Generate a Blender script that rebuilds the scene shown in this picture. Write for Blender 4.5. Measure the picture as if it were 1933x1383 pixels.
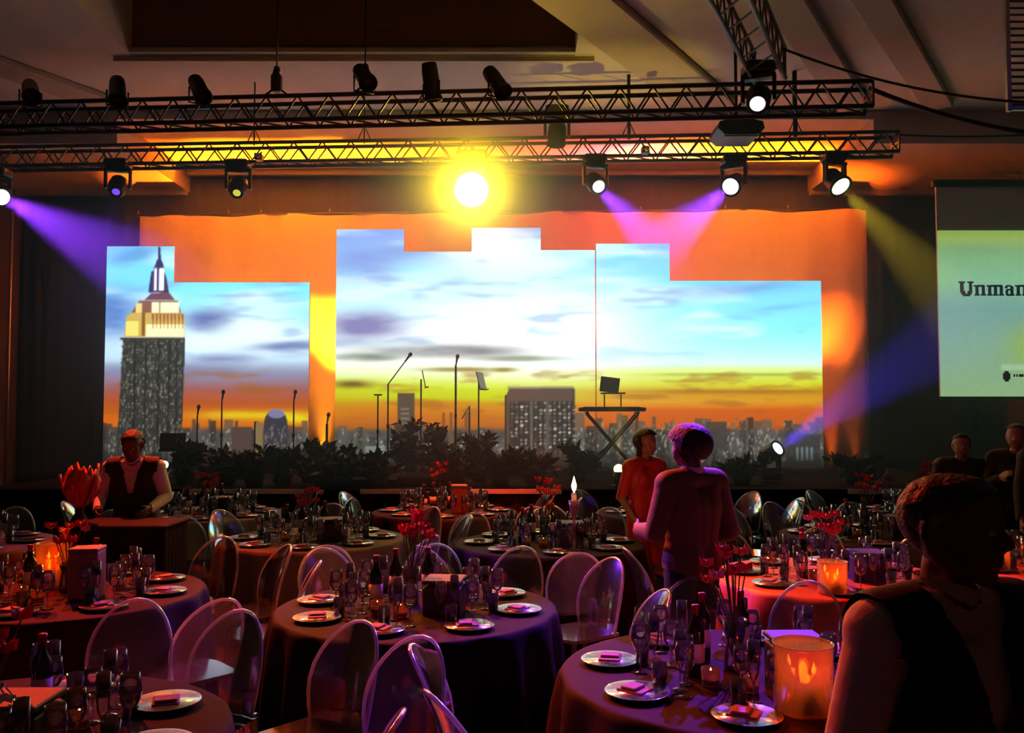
import bpy, bmesh, math, random
import numpy as np
from mathutils import Vector, Matrix, Euler
random.seed(7); RNG = np.random.default_rng(11)
for o in list(bpy.data.objects): bpy.data.objects.remove(o)
SC = bpy.context.scene; C = SC.collection
PI = math.pi

# ------------------------------------------------------------------ camera, world, exposure
F = 1700.0; CX, CY = 966.5, 691.5; CAMH = 1.9; PITCH = math.atan(78.5 / F)
cd = bpy.data.cameras.new('camera'); cam = bpy.data.objects.new('camera', cd); C.objects.link(cam)
cam.location = (0, 0, CAMH); cam.rotation_euler = (PI / 2 + PITCH, 0, 0)
cd.sensor_fit = 'HORIZONTAL'; cd.sensor_width = 36.0; cd.lens = 36.0 * F / 1933.0
cd.clip_start = 0.05; cd.clip_end = 100
SC.camera = cam
w = bpy.data.worlds.new('world'); SC.world = w; w.use_nodes = True
w.node_tree.nodes['Background'].inputs[0].default_value = (0.02, 0.015, 0.02, 1)
w.node_tree.nodes['Background'].inputs[1].default_value = 0.02
vs = SC.view_settings
vs.view_transform = 'Standard'; vs.look = 'None'; vs.exposure = 0.0; vs.gamma = 1.0; vs.use_curve_mapping = False

SC.cycles.max_bounces = 4; SC.cycles.diffuse_bounces = 2; SC.cycles.glossy_bounces = 2; SC.cycles.volume_bounces = 0; SC.cycles.transparent_max_bounces = 16
SC.cycles.volume_step_rate = 3.0; SC.cycles.volume_max_steps = 24
# brightness of the place's own light sources
PW_PURPLE = 3300.0      # moving heads
PW_RED = 2500.0         # par cans above the audience
PW_UP = 21000.0         # amber uplights behind the screens
SCREEN_GAIN = 1.05
HAZE = 0.028

def ray(px, py):
    v = Vector(((px - CX) / F, 1.0, -(py - CY) / F))
    c, s = math.cos(PITCH), math.sin(PITCH)
    return Vector((v.x, v.y * c - v.z * s, v.y * s + v.z * c))
def P(px, py, d):                     # the point of the room seen at a pixel, d metres into the room
    r = ray(px, py); t = d / r.y
    return Vector((r.x * t, d, CAMH + r.z * t))
def XD(px, d, z):                     # world x of a pixel column at depth d and height z
    c, s = math.cos(PITCH), math.sin(PITCH)
    depth = d * c + (z - CAMH) * s
    return (px - CX) / F * depth

# ------------------------------------------------------------------ materials
MATS = {}
def nmat(name):
    m = bpy.data.materials.new(name); m.use_nodes = True; MATS[name] = m
    nt = m.node_tree; return m, nt, nt.nodes['Principled BSDF']
def pbr(name, col, rough=0.5, metal=0.0, noise=0.0, scale=8.0, bump=0.0, spec=0.5, stretch=(1, 1, 1), sheen=0.0):
    m, nt, b = nmat(name)
    b.inputs['Base Color'].default_value = (*col, 1); b.inputs['Roughness'].default_value = rough
    b.inputs['Metallic'].default_value = metal; b.inputs['Specular IOR Level'].default_value = spec
    if sheen: b.inputs['Sheen Weight'].default_value = sheen
    if noise or bump:
        tc = nt.nodes.new('ShaderNodeTexCoord'); mp = nt.nodes.new('ShaderNodeMapping')
        mp.inputs['Scale'].default_value = stretch
        n = nt.nodes.new('ShaderNodeTexNoise'); n.inputs['Scale'].default_value = scale; n.inputs['Detail'].default_value = 4
        nt.links.new(tc.outputs['Object'], mp.inputs[0]); nt.links.new(mp.outputs[0], n.inputs['Vector'])
        if noise:
            r = nt.nodes.new('ShaderNodeMapRange'); r.inputs[3].default_value = 1 - noise; r.inputs[4].default_value = 1 + noise
            mx = nt.nodes.new('ShaderNodeMix'); mx.data_type = 'RGBA'; mx.blend_type = 'MULTIPLY'; mx.inputs[0].default_value = 1
            mx.inputs[6].default_value = (*col, 1)
            nt.links.new(n.outputs['Fac'], r.inputs[0]); nt.links.new(r.outputs[0], mx.inputs[7]); nt.links.new(mx.outputs[2], b.inputs['Base Color'])
        if bump:
            bp = nt.nodes.new('ShaderNodeBump'); bp.inputs['Strength'].default_value = bump; bp.inputs['Distance'].default_value = 0.02
            nt.links.new(n.outputs['Fac'], bp.inputs['Height']); nt.links.new(bp.outputs[0], b.inputs['Normal'])
    return m
def emit(name, col, strength):
    m, nt, b = nmat(name)
    b.inputs['Base Color'].default_value = (0.02, 0.02, 0.02, 1)
    b.inputs['Emission Color'].default_value = (*col, 1); b.inputs['Emission Strength'].default_value = strength
    return m
def clear(name, tint=(1, 1, 1), rough=0.06, refl=1.0, body=0.0, ior=1.5):
    """thin clear acrylic / glass: transparent with a fresnel coat and a trace of surface haze"""
    m = bpy.data.materials.new(name); m.use_nodes = True; MATS[name] = m
    nt = m.node_tree; nt.nodes.clear()
    out = nt.nodes.new('ShaderNodeOutputMaterial'); tr = nt.nodes.new('ShaderNodeBsdfTransparent'); gl = nt.nodes.new('ShaderNodeBsdfGlossy')
    tr.inputs[0].default_value = (*tint, 1); gl.inputs['Roughness'].default_value = rough; gl.inputs[0].default_value = (1, 1, 1, 1)
    fr = nt.nodes.new('ShaderNodeFresnel'); fr.inputs['IOR'].default_value = ior
    ma = nt.nodes.new('ShaderNodeMath'); ma.operation = 'MULTIPLY'; ma.inputs[1].default_value = refl; ma.use_clamp = True
    nt.links.new(fr.outputs[0], ma.inputs[0])
    mx = nt.nodes.new('ShaderNodeMixShader'); nt.links.new(ma.outputs[0], mx.inputs[0])
    nt.links.new(tr.outputs[0], mx.inputs[1]); nt.links.new(gl.outputs[0], mx.inputs[2])
    last = mx
    if body:
        df = nt.nodes.new('ShaderNodeBsdfTranslucent'); df.inputs[0].default_value = (0.9, 0.9, 0.92, 1)
        d2 = nt.nodes.new('ShaderNodeBsdfDiffuse'); d2.inputs[0].default_value = (0.9, 0.9, 0.92, 1)
        m3 = nt.nodes.new('ShaderNodeMixShader'); nt.links.new(df.outputs[0], m3.inputs[1]); nt.links.new(d2.outputs[0], m3.inputs[2])
        m2 = nt.nodes.new('ShaderNodeMixShader'); m2.inputs[0].default_value = body
        nt.links.new(mx.outputs[0], m2.inputs[1]); nt.links.new(m3.outputs[0], m2.inputs[2]); last = m2
    nt.links.new(last.outputs[0], out.inputs[0])
    return m

M_carpet = pbr('carpet', (0.05, 0.02, 0.025), 0.95, noise=0.5, scale=30, bump=0.3)
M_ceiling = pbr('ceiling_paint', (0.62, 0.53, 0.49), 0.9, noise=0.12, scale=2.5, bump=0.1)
M_ceilbeam = pbr('ceiling_beam_paint', (0.46, 0.38, 0.33), 0.85, noise=0.12, scale=3)
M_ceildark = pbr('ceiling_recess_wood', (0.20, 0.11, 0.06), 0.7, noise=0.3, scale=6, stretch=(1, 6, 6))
M_trim = pbr('ceiling_trim', (0.55, 0.5, 0.42), 0.6)
M_drape = pbr('black_drape', (0.022, 0.017, 0.022), 0.9, noise=0.3, scale=12, stretch=(6, 6, 0.4), bump=0.4)
M_wallside = pbr('side_wall_paint', (0.06, 0.03, 0.035), 0.85, noise=0.2, scale=4)
M_cyc = pbr('backdrop_cloth', (0.82, 0.74, 0.66), 0.9, noise=0.05, scale=3, stretch=(4, 4, 0.5), bump=0.05)
M_stage = pbr('stage_deck', (0.006, 0.0055, 0.0055), 0.9, spec=.03, noise=0.3, scale=10)
M_skirt = pbr('stage_skirt', (0.014, 0.010, 0.010), 0.95, noise=0.3, scale=20, stretch=(8, 8, 0.3))
M_alu = pbr('aluminium', (0.52, 0.50, 0.48), 0.38, 0.9, noise=0.08, scale=20)
M_tape = pbr('white_edge_tape', (0.75, 0.70, 0.62), 0.6, noise=0.1, scale=15)
M_darkalu = pbr('truss_tube', (0.11, 0.10, 0.10), 0.42, 0.6, noise=0.15, scale=20)
M_black = pbr('black_housing', (0.012, 0.012, 0.014), 0.42, noise=0.2, scale=15)
M_blackm = pbr('black_metal', (0.012, 0.012, 0.012), 0.35, 0.4, noise=0.2, scale=30)
M_rubber = pbr('cable_rubber', (0.010, 0.009, 0.009), 0.7, noise=0.2, scale=40)
M_grey = pbr('grey_housing', (0.30, 0.30, 0.34), 0.5, noise=0.08, scale=10)
M_louvre = pbr('louvre_metal', (0.10, 0.08, 0.07), 0.6, noise=0.1, scale=8)
M_screenback = pbr('screen_fabric', (0.75, 0.72, 0.75), 0.85, noise=0.04, scale=60)
M_acryl = clear('clear_acrylic', (0.93, 0.93, 0.95), 0.10, 2.6, body=0.012, ior=1.5)
M_rim = clear('clear_acrylic_edge', (0.80, 0.80, 0.84), 0.14, 4.0, body=0.16, ior=1.55)
M_glass = clear('glass', (0.94, 0.94, 0.95), 0.035, 3.2, body=0.008)
M_amberglass = clear('amber_glass', (0.95, 0.30, 0.05), 0.05, 2.0, body=0.07)
M_porc = pbr('porcelain', (0.10, 0.09, 0.095), 0.10, noise=0.03, scale=20)
M_silver = pbr('silver_rim', (0.75, 0.74, 0.74), 0.15, 1.0, noise=0.05, scale=40)
M_linen = pbr('napkin_linen', (0.22, 0.08, 0.11), 0.7, noise=0.1, scale=40, bump=0.1)
M_bottle = pbr('dark_bottle_glass', (0.012, 0.016, 0.010), 0.08, spec=0.8, noise=0.1, scale=30)
M_foil = pbr('bottle_foil', (0.30, 0.02, 0.03), 0.3, 0.7, noise=0.1, scale=60)
M_paper = pbr('bottle_label', (0.55, 0.48, 0.38), 0.7, noise=0.1, scale=60)
M_box = pbr('black_box_card', (0.016, 0.010, 0.010), 0.6, noise=0.2, scale=30)
M_boxbrown = pbr('brown_box_card', (0.20, 0.075, 0.03), 0.6, noise=0.2, scale=30)
M_wax = pbr('candle_wax', (0.75, 0.62, 0.45), 0.5, noise=0.05, scale=20)
M_flame = emit('candle_flame', (1.0, 0.62, 0.18), 9.0)
M_petal = pbr('red_petal', (0.55, 0.025, 0.03), 0.55, noise=0.3, scale=25)
M_petalp = pbr('pink_petal', (0.62, 0.20, 0.30), 0.55, noise=0.3, scale=25)
M_leaf = pbr('leaf', (0.012, 0.022, 0.008), 0.75, noise=0.4, scale=12)
M_stem = pbr('stem', (0.06, 0.05, 0.02), 0.7, noise=0.3, scale=30)
M_pot = pbr('dark_pot', (0.012, 0.009, 0.008), 0.85, noise=0.2, scale=12)
M_orangesheet = pbr('orange_sheet', (0.50, 0.10, 0.025), 0.25, noise=0.25, scale=14)
M_clothdark = pbr('burgundy_tablecloth', (0.016, 0.0028, 0.003), 0.75, noise=0.2, scale=30, spec=.08)
M_clothblack = pbr('black_tablecloth', (0.007, 0.004, 0.004), 0.75, noise=0.2, scale=30, spec=.08)
M_clothpale = pbr('pale_tablecloth', (0.16, 0.13, 0.11), 0.8, noise=0.1, scale=20, spec=.08)
M_clothorange = pbr('orange_satin_tablecloth', (0.40, 0.05, 0.012), 0.5, noise=0.15, scale=20, spec=.3)
M_wood = pbr('table_ply', (0.25, 0.16, 0.09), 0.6, noise=0.3, scale=10)
M_skin = pbr('skin_dark', (0.16, 0.075, 0.05), 0.5, noise=0.12, scale=25)
M_skin2 = pbr('skin_medium', (0.36, 0.19, 0.13), 0.5, noise=0.1, scale=25)
M_shirt = pbr('white_shirt', (0.70, 0.67, 0.66), 0.8, noise=0.06, scale=20, bump=0.2)
M_shirttan = pbr('tan_jacket', (0.13, 0.065, 0.022), 0.75, noise=0.15, scale=12, bump=0.3)
M_vest = pbr('black_vest', (0.010, 0.009, 0.010), 0.75, noise=0.2, scale=30, bump=0.2)
M_trouser = pbr('black_trousers', (0.010, 0.010, 0.012), 0.8, noise=0.2, scale=30, bump=0.2)
M_dressredlit = pbr('red_lit_dress', (0.50, 0.02, 0.02), 0.6, noise=0.15, scale=18, bump=0.2)  # dress colour carries the red light that falls on the woman
M_hair = pbr('black_hair', (0.010, 0.007, 0.006), 0.6, noise=0.4, scale=60, bump=0.6)
M_shoe = pbr('black_shoe', (0.010, 0.010, 0.010), 0.3, noise=0.2, scale=30)
M_eye = pbr('eye', (0.55, 0.52, 0.50), 0.2, noise=0.05, scale=40)
M_ink = pbr('projected_lettering', (0.16, 0.12, 0.30), 0.9, noise=0.05, scale=40)
MATS_VC = {}
def vc_emit(name, strength):
    m, nt, b = nmat(name)
    a = nt.nodes.new('ShaderNodeAttribute'); a.attribute_name = 'Col'
    b.inputs['Base Color'].default_value = (0.05, 0.05, 0.05, 1); b.inputs['Roughness'].default_value = 0.9
    nt.links.new(a.outputs['Color'], b.inputs['Emission Color']); b.inputs['Emission Strength'].default_value = strength
    return m
M_screen = vc_emit('projected_picture', SCREEN_GAIN)

# ------------------------------------------------------------------ mesh building
class MB:
    def __init__(s): s.v = []; s.f = []; s.sm = []
    def add(s, vs_, fs, smooth=False):
        o = len(s.v); s.v += [tuple(v) for v in vs_]; s.f += [tuple(i + o for i in f) for f in fs]; s.sm += [smooth] * len(fs); return s
    def box(s, c, sz, M=None):
        c = Vector(c); h = [q / 2 for q in sz]
        vs_ = [Vector((x * h[0], y * h[1], z * h[2])) for x in (-1, 1) for y in (-1, 1) for z in (-1, 1)]
        if M is not None: vs_ = [M @ v for v in vs_]
        return s.add([v + c for v in vs_], [(0, 1, 3, 2), (4, 6, 7, 5), (0, 4, 5, 1), (2, 3, 7, 6), (0, 2, 6, 4), (1, 5, 7, 3)])
    def cbox(s, c, sz, ch=0.01, M=None):            # box with chamfered edges
        c = Vector(c); hx, hy, hz = [q / 2 for q in sz]; ch = min(ch, hx * .9, hy * .9, hz * .9)
        pl = [(-hx + ch, -hy), (hx - ch, -hy), (hx, -hy + ch), (hx, hy - ch), (hx - ch, hy), (-hx + ch, hy), (-hx, hy - ch), (-hx, -hy + ch)]
        pi = [(x * (hx - ch) / hx, y * (hy - ch) / hy) for x, y in pl]
        vs_ = [Vector((x, y, z)) for z, q in ((-hz, pi), (-hz + ch, pl), (hz - ch, pl), (hz, pi)) for x, y in q]
        if M is not None: vs_ = [M @ v for v in vs_]
        fs = [tuple(reversed(range(8))), tuple(range(24, 32))]
        for k in range(3):
            for i in range(8): j = (i + 1) % 8; fs.append((k * 8 + i, k * 8 + j, k * 8 + 8 + j, k * 8 + 8 + i))
        return s.add([v + c for v in vs_], fs)
    def tube(s, pts, r, n=8, cap=True, closed=False):
        pts = [Vector(p) for p in pts]; m = len(pts); rs = r if isinstance(r, (list, tuple)) else [r] * m
        vs_ = []; up = None
        for i, p in enumerate(pts):
            a = pts[(i - 1) % m] if (i or closed) else p; b = pts[(i + 1) % m] if (i < m - 1 or closed) else p
            t = (b - a).normalized()
            if up is None: up = t.orthogonal().normalized()
            up = (up - t * up.dot(t)); up = up.normalized() if up.length > 1e-6 else t.orthogonal().normalized()
            q = t.cross(up)
            for k in range(n):
                an = 2 * PI * k / n; vs_.append(p + (up * math.cos(an) + q * math.sin(an)) * rs[i])
        fs = []
        for i in range(m if closed else m - 1):
            for k in range(n):
                j = (k + 1) % n; i2 = (i + 1) % m
                fs.append((i * n + k, i * n + j, i2 * n + j, i2 * n + k))
        if cap and not closed: fs += [tuple(reversed(range(n))), tuple(range((m - 1) * n, m * n))]
        return s.add(vs_, fs, n > 5)
    def lathe(s, prof, n=16, M=None, smooth=True, wave=None):
        vs_ = []
        for j, (r, z) in enumerate(prof):
            for k in range(n):
                a = 2 * PI * k / n; rr = r * (1 + (wave(a, j) if wave else 0)); vs_.append(Vector((rr * math.cos(a), rr * math.sin(a), z)))
        if M is not None: vs_ = [M @ v for v in vs_]
        fs = []
        for j in range(len(prof) - 1):
            for k in range(n):
                q = (k + 1) % n; fs.append((j * n + k, j * n + q, (j + 1) * n + q, (j + 1) * n + k))
        if prof[0][0] > 1e-5: fs.append(tuple(reversed(range(n))))
        if prof[-1][0] > 1e-5: fs.append(tuple(range((len(prof) - 1) * n, len(prof) * n)))
        return s.add(vs_, fs, smooth)
    def ell(s, c, r, M=None, nu=14, nv=9):
        vs_ = [Vector((0, 0, -1))]; 
        for j in range(1, nv):
            t = PI * j / nv - PI / 2
            for k in range(nu):
                a = 2 * PI * k / nu; vs_.append(Vector((math.cos(t) * math.cos(a), math.cos(t) * math.sin(a), math.sin(t))))
        vs_.append(Vector((0, 0, 1)))
        vs_ = [Vector((v.x * r[0], v.y * r[1], v.z * r[2])) for v in vs_]
        if M is not None: vs_ = [M @ v for v in vs_]
        vs_ = [v + Vector(c) for v in vs_]; fs = []
        for k in range(nu): fs.append((0, 1 + (k + 1) % nu, 1 + k))
        for j in range(nv - 2):
            for k in range(nu):
                q = (k + 1) % nu; a = 1 + j * nu; fs.append((a + k, a + q, a + nu + q, a + nu + k))
        a = 1 + (nv - 2) * nu
        for k in range(nu): fs.append((a + k, a + (k + 1) % nu, len(vs_) - 1))
        return s.add(vs_, fs, True)
    def prism(s, poly, y0, y1):                      # polygon in XZ, extruded along Y
        n = len(poly); vs_ = [(x, y0, z) for x, z in poly] + [(x, y1, z) for x, z in poly]
        fs = [tuple(range(n)), tuple(reversed(range(n, 2 * n)))] + [(i, i + n, (i + 1) % n + n, (i + 1) % n) for i in range(n)]
        return s.add(vs_, fs)
    def mesh(s, name, mat):
        me = bpy.data.meshes.new(name); me.from_pydata(s.v, [], s.f)
        me.polygons.foreach_set('use_smooth', s.sm)
        bm = bmesh.new(); bm.from_mesh(me); bmesh.ops.recalc_face_normals(bm, faces=bm.faces); bm.to_mesh(me); bm.free()
        me.update(); me.materials.append(mat); return me
    def build(s, name, mat, parent=None, loc=None, rot=None):
        return mobj(name, s.mesh(name, mat), parent, loc, rot)
def mobj(name, me, parent=None, loc=None, rot=None):
    o = bpy.data.objects.new(name, me); C.objects.link(o); o.parent = parent
    if loc is not None: o.location = loc
    if rot is not None: o.rotation_euler = rot
    return o
def tag(o, label=None, cat=None, group=None, kind=None):
    if label: o['label'] = label
    if cat: o['category'] = cat
    if group: o['group'] = group
    if kind: o['kind'] = kind
    return o
def thing(name, label, cat, loc=(0, 0, 0), rz=0, group=None):
    o = bpy.data.objects.new(name, None); C.objects.link(o); o.location = loc; o.rotation_euler = (0, 0, rz); o.empty_display_size = 0.1
    return tag(o, label, cat, group)
def struct(name, mb, mat, label=None):
    return tag(mb.build(name, mat), label, None, None, 'structure')
def dup(root, loc, rz, label=None, group=None, scale=None):
    r = root.copy(); C.objects.link(r); r.location = loc; r.rotation_euler = (0, 0, rz)
    if scale: r.scale = (scale,) * 3
    if label: r['label'] = label
    if group: r['group'] = group
    for ch in list(root.children):
        c = ch.copy(); C.objects.link(c); c.parent = r
        for g in list(ch.children):
            d = g.copy(); C.objects.link(d); d.parent = c
    return r
def zrot_to(d):                                     # rotation taking +Z to direction d
    return Vector((0, 0, 1)).rotation_difference(Vector(d).normalized()).to_matrix()

# ------------------------------------------------------------------ the room
X0, X1, Y0, Y1 = -9.0, 9.0, -3.0, 16.4
ZS, ZT, ZM, ZR = 5.85, 6.22, 6.35, 7.3              # side soffit, stage tray, main ceiling, recess
struct('floor', MB().box((0, (Y0 + Y1) / 2, -0.05), (X1 - X0 + .4, Y1 - Y0 + .4, 0.1)), M_carpet, 'dark carpet floor of the banquet hall')
def folds(x0, x1, z0, z1, y, n, amp, name, mat, label):
    mb = MB(); vs_ = []
    for i in range(n + 1):
        t = i / n; x = x0 + (x1 - x0) * t
        dy = amp * math.sin(i * 1.15) * (0.6 + 0.4 * math.sin(i * .37))
        for z in (z0, z1): vs_.append((x, y - abs(dy), z))
    fs = [(2 * i, 2 * i + 2, 2 * i + 3, 2 * i + 1) for i in range(n)]
    mb.add(vs_, fs, True)
    mb.box(((x0 + x1) / 2, y + 0.06, (z0 + z1) / 2), (x1 - x0, 0.08, z1 - z0))
    return struct(name, mb, mat, label)
folds(X0, X1, 0, ZR, Y1, 220, 0.10, 'wall_back', M_drape, 'black pleated drape along the back wall')
struct('wall_left', MB().box((X0 - .05, (Y0 + Y1) / 2, ZR / 2), (.1, Y1 - Y0, ZR)), M_wallside, 'dark left wall')
struct('wall_right', MB().box((X1 + .05, (Y0 + Y1) / 2, ZR / 2), (.1, Y1 - Y0, ZR)), M_wallside, 'dark right wall')
struct('wall_front', MB().box((0, Y0 - .05, ZR / 2), (X1 - X0, .1, ZR)), M_wallside, 'dark wall behind the guests')
# ceiling: side soffits, tray over the stage, main ceiling, deep recess in front
YR = 13.3
xl, xr = XD(360, Y1, ZS), XD(1522, Y1, ZS)
c = MB()
c.box(((X0 + xl) / 2, (YR + Y1) / 2, ZS + .5), (xl - X0, Y1 - YR, 1.0))
c.box(((X1 + xr) / 2, (YR + Y1) / 2, ZS + .5), (X1 - xr, Y1 - YR, 1.0))
struct('ceiling', c, M_ceiling, 'lower painted ceiling on both sides over the stage')
struct('ceiling.001', MB().box(((xl + xr) / 2, (YR + Y1) / 2, ZT + .4), (xr - xl - .01, Y1 - YR, 0.8)), M_ceiling, 'raised ceiling tray above the stage')
rx0, rx1, ry0, ry1 = XD(250, 11.2, ZM), XD(1085, 11.2, ZM), 6.0, 11.2
c = MB()
c.box((0, (ry1 + YR) / 2, ZM + .5), (X1 - X0, YR - ry1, 1.0))
c.box((0, (Y0 + ry0) / 2, ZM + .5), (X1 - X0, ry0 - Y0, 1.0))
c.box(((X0 + rx0) / 2, (ry0 + ry1) / 2, ZM + .5), (rx0 - X0, ry1 - ry0, 1.0))
c.box(((X1 + rx1) / 2, (ry0 + ry1) / 2, ZM + .5), (X1 - rx1, ry1 - ry0, 1.0))
struct('ceiling.002', c, M_ceiling, 'main ceiling over the tables')
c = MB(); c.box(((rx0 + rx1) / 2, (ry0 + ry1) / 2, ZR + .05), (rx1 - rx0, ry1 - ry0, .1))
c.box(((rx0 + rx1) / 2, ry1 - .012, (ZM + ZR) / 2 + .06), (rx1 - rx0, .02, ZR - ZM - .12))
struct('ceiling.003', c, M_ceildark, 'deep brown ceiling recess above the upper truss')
struct('trim_1', MB().box(((rx0 + rx1) / 2, ry1 - .06, ZM + .03), (rx1 - rx0, .10, .05)).box(((rx0 + rx1) / 2, ry1 + .05, ZM - .03), (rx1 - rx0 + .5, .06, .06)), M_trim, 'pale trim along the edge of the ceiling recess')
for i, (xa, xb, y, z) in enumerate([(xl, xr, Y1 - .2, ZT - .05), (X0, xl, Y1 - .2, ZS - .04), (xr, X1, Y1 - .2, ZS - .04)]):
    struct('trim_%d' % (i + 2), MB().box(((xa + xb) / 2, y, z), (xb - xa, .12, .09)), M_trim, 'pale cornice strip above the back drape')
# diagonal dropped beams on the ceiling (they cross the room at about thirty degrees)
def ceil_pt(px, py, z): 
    r = ray(px, py); t = (z - CAMH) / r.z; return Vector((r.x * t, r.y * t, z))
BEAMS = [((1150, 40), (1300, 160), .75, .10), ((1500, 20), (1590, 160), .45, .12), ((1660, 10), (1745, 150), .40, .10), ((20, 125), (205, 190), .5, .10)]
for i, (a, b, wd, dr) in enumerate(BEAMS):
    A, B = ceil_pt(*a, ZM), ceil_pt(*b, ZM); d = (B - A).normalized(); A = A - d * (5.5 if a[0] > 500 else 2.0); B = A + d * ((YR - .35 - A.y) / d.y); d = B - A; L = d.length
    M = Matrix.Rotation(math.atan2(d.y, d.x), 3, 'Z')
    struct('ceiling_beam' + ('.%03d' % i if i else ''), MB().cbox((A + B) / 2 - Vector((0, 0, dr / 2)), (L, wd, dr), .02, M), M_ceilbeam, 'shallow beam running diagonally across the ceiling')

# ------------------------------------------------------------------ stage
SZ = 0.9; SY0, SY1 = 11.2, 15.9; SX0, SX1 = -6.6, 6.3
st = thing('stage', 'low black stage with a skirted front below the big screens', 'stage', (0, 0, 0))
for i in range(6):
    xa = SX0 + (SX1 - SX0) * i / 6; xb = SX0 + (SX1 - SX0) * (i + 1) / 6
    for ya, yb in ((SY0, 12.76), (12.76, 14.33), (14.33, SY1)):
        MB().cbox(((xa + xb) / 2, (ya + yb) / 2, SZ - .04), (xb - xa - .008, yb - ya - .008, .08), .006).build('deck_panel', M_stage, st)
n = 260; mb = MB(); vs_ = []
for i in range(n + 1):
    x = SX0 + (SX1 - SX0) * i / n; dy = .035 * math.sin(i * 1.3)
    vs_ += [(x, SY0 + .06 + dy, .0), (x, SY0 + .06 + dy * .5, SZ - .08)]
mb.add(vs_, [(2 * i, 2 * i + 2, 2 * i + 3, 2 * i + 1) for i in range(n)], True)
mb.build('skirt', M_skirt, st)
for a, b, py in ((345, 590, 924), (680, 795, 927), (888, 1060, 928), (1600, 1760, 920)):
    xa, xb = XD(a, SY0, SZ), XD(b, SY0, SZ)
    MB().cbox(((xa + xb) / 2, SY0 - .006, SZ - .03), (xb - xa, .014, .06), .004).build('edge_strip', M_tape, st)
rp = thing('stage_riser', 'low black platform set on the front of the stage', 'platform', (XD(735, 12.0, 1.0), 12.0, SZ))
MB().cbox((0, 0, .06), (1.5, .8, .12), .01).build('platform_top', M_stage, rp)
MB().cbox((-.25, -.405, .10), (.8, .012, .03), .003).build('edge_strip', M_tape, rp)

# ------------------------------------------------------------------ orange-lit white backdrop
YB = 15.45
bx0, bx1 = XD(260, YB, 3), XD(1640, YB, 3); bz0, bz1 = SZ + .002, P(260, 408, YB).z
mb = MB(); vs_ = []; n = 120
for i in range(n + 1):
    t = i / n; x = bx0 + (bx1 - bx0) * t; top = bz1 + .11 * t + .03 * math.sin(t * 40) * math.sin(t * 9)
    for z in (bz0, (bz0 + top) / 2, top):
        vs_.append((x, YB + .018 * math.sin(i * .9) + .012 * math.sin(i * .37), z))
mb.add(vs_, [(3 * i + j, 3 * i + 3 + j, 3 * i + 4 + j, 3 * i + 1 + j) for i in range(n) for j in (0, 1)], True)
bd = thing('backdrop', 'tall white cloth backdrop glowing orange behind the cut-out screens', 'backdrop')
b_ = mb.build('cloth', M_cyc, bd)
so = b_.modifiers.new('thick', 'SOLIDIFY'); so.thickness = .006
MB().tube([(bx0 - .05, YB + .02, bz1 + .02), (bx1 + .05, YB + .02, bz1 + .13)], .022, 8).build('top_bar', M_blackm, bd)
for px in (260, 430, 492, 622, 812, 1000, 1210, 1370, 1488, 1638):
    x = XD(px, YB, bz1); t = (x - bx0) / (bx1 - bx0)
    MB().tube([(x, YB + .02, bz1 + .11 * t), (x, YB + .02, bz1 + .11 * t + .10)], .012, 6).build('tie', M_linen, bd)

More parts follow.
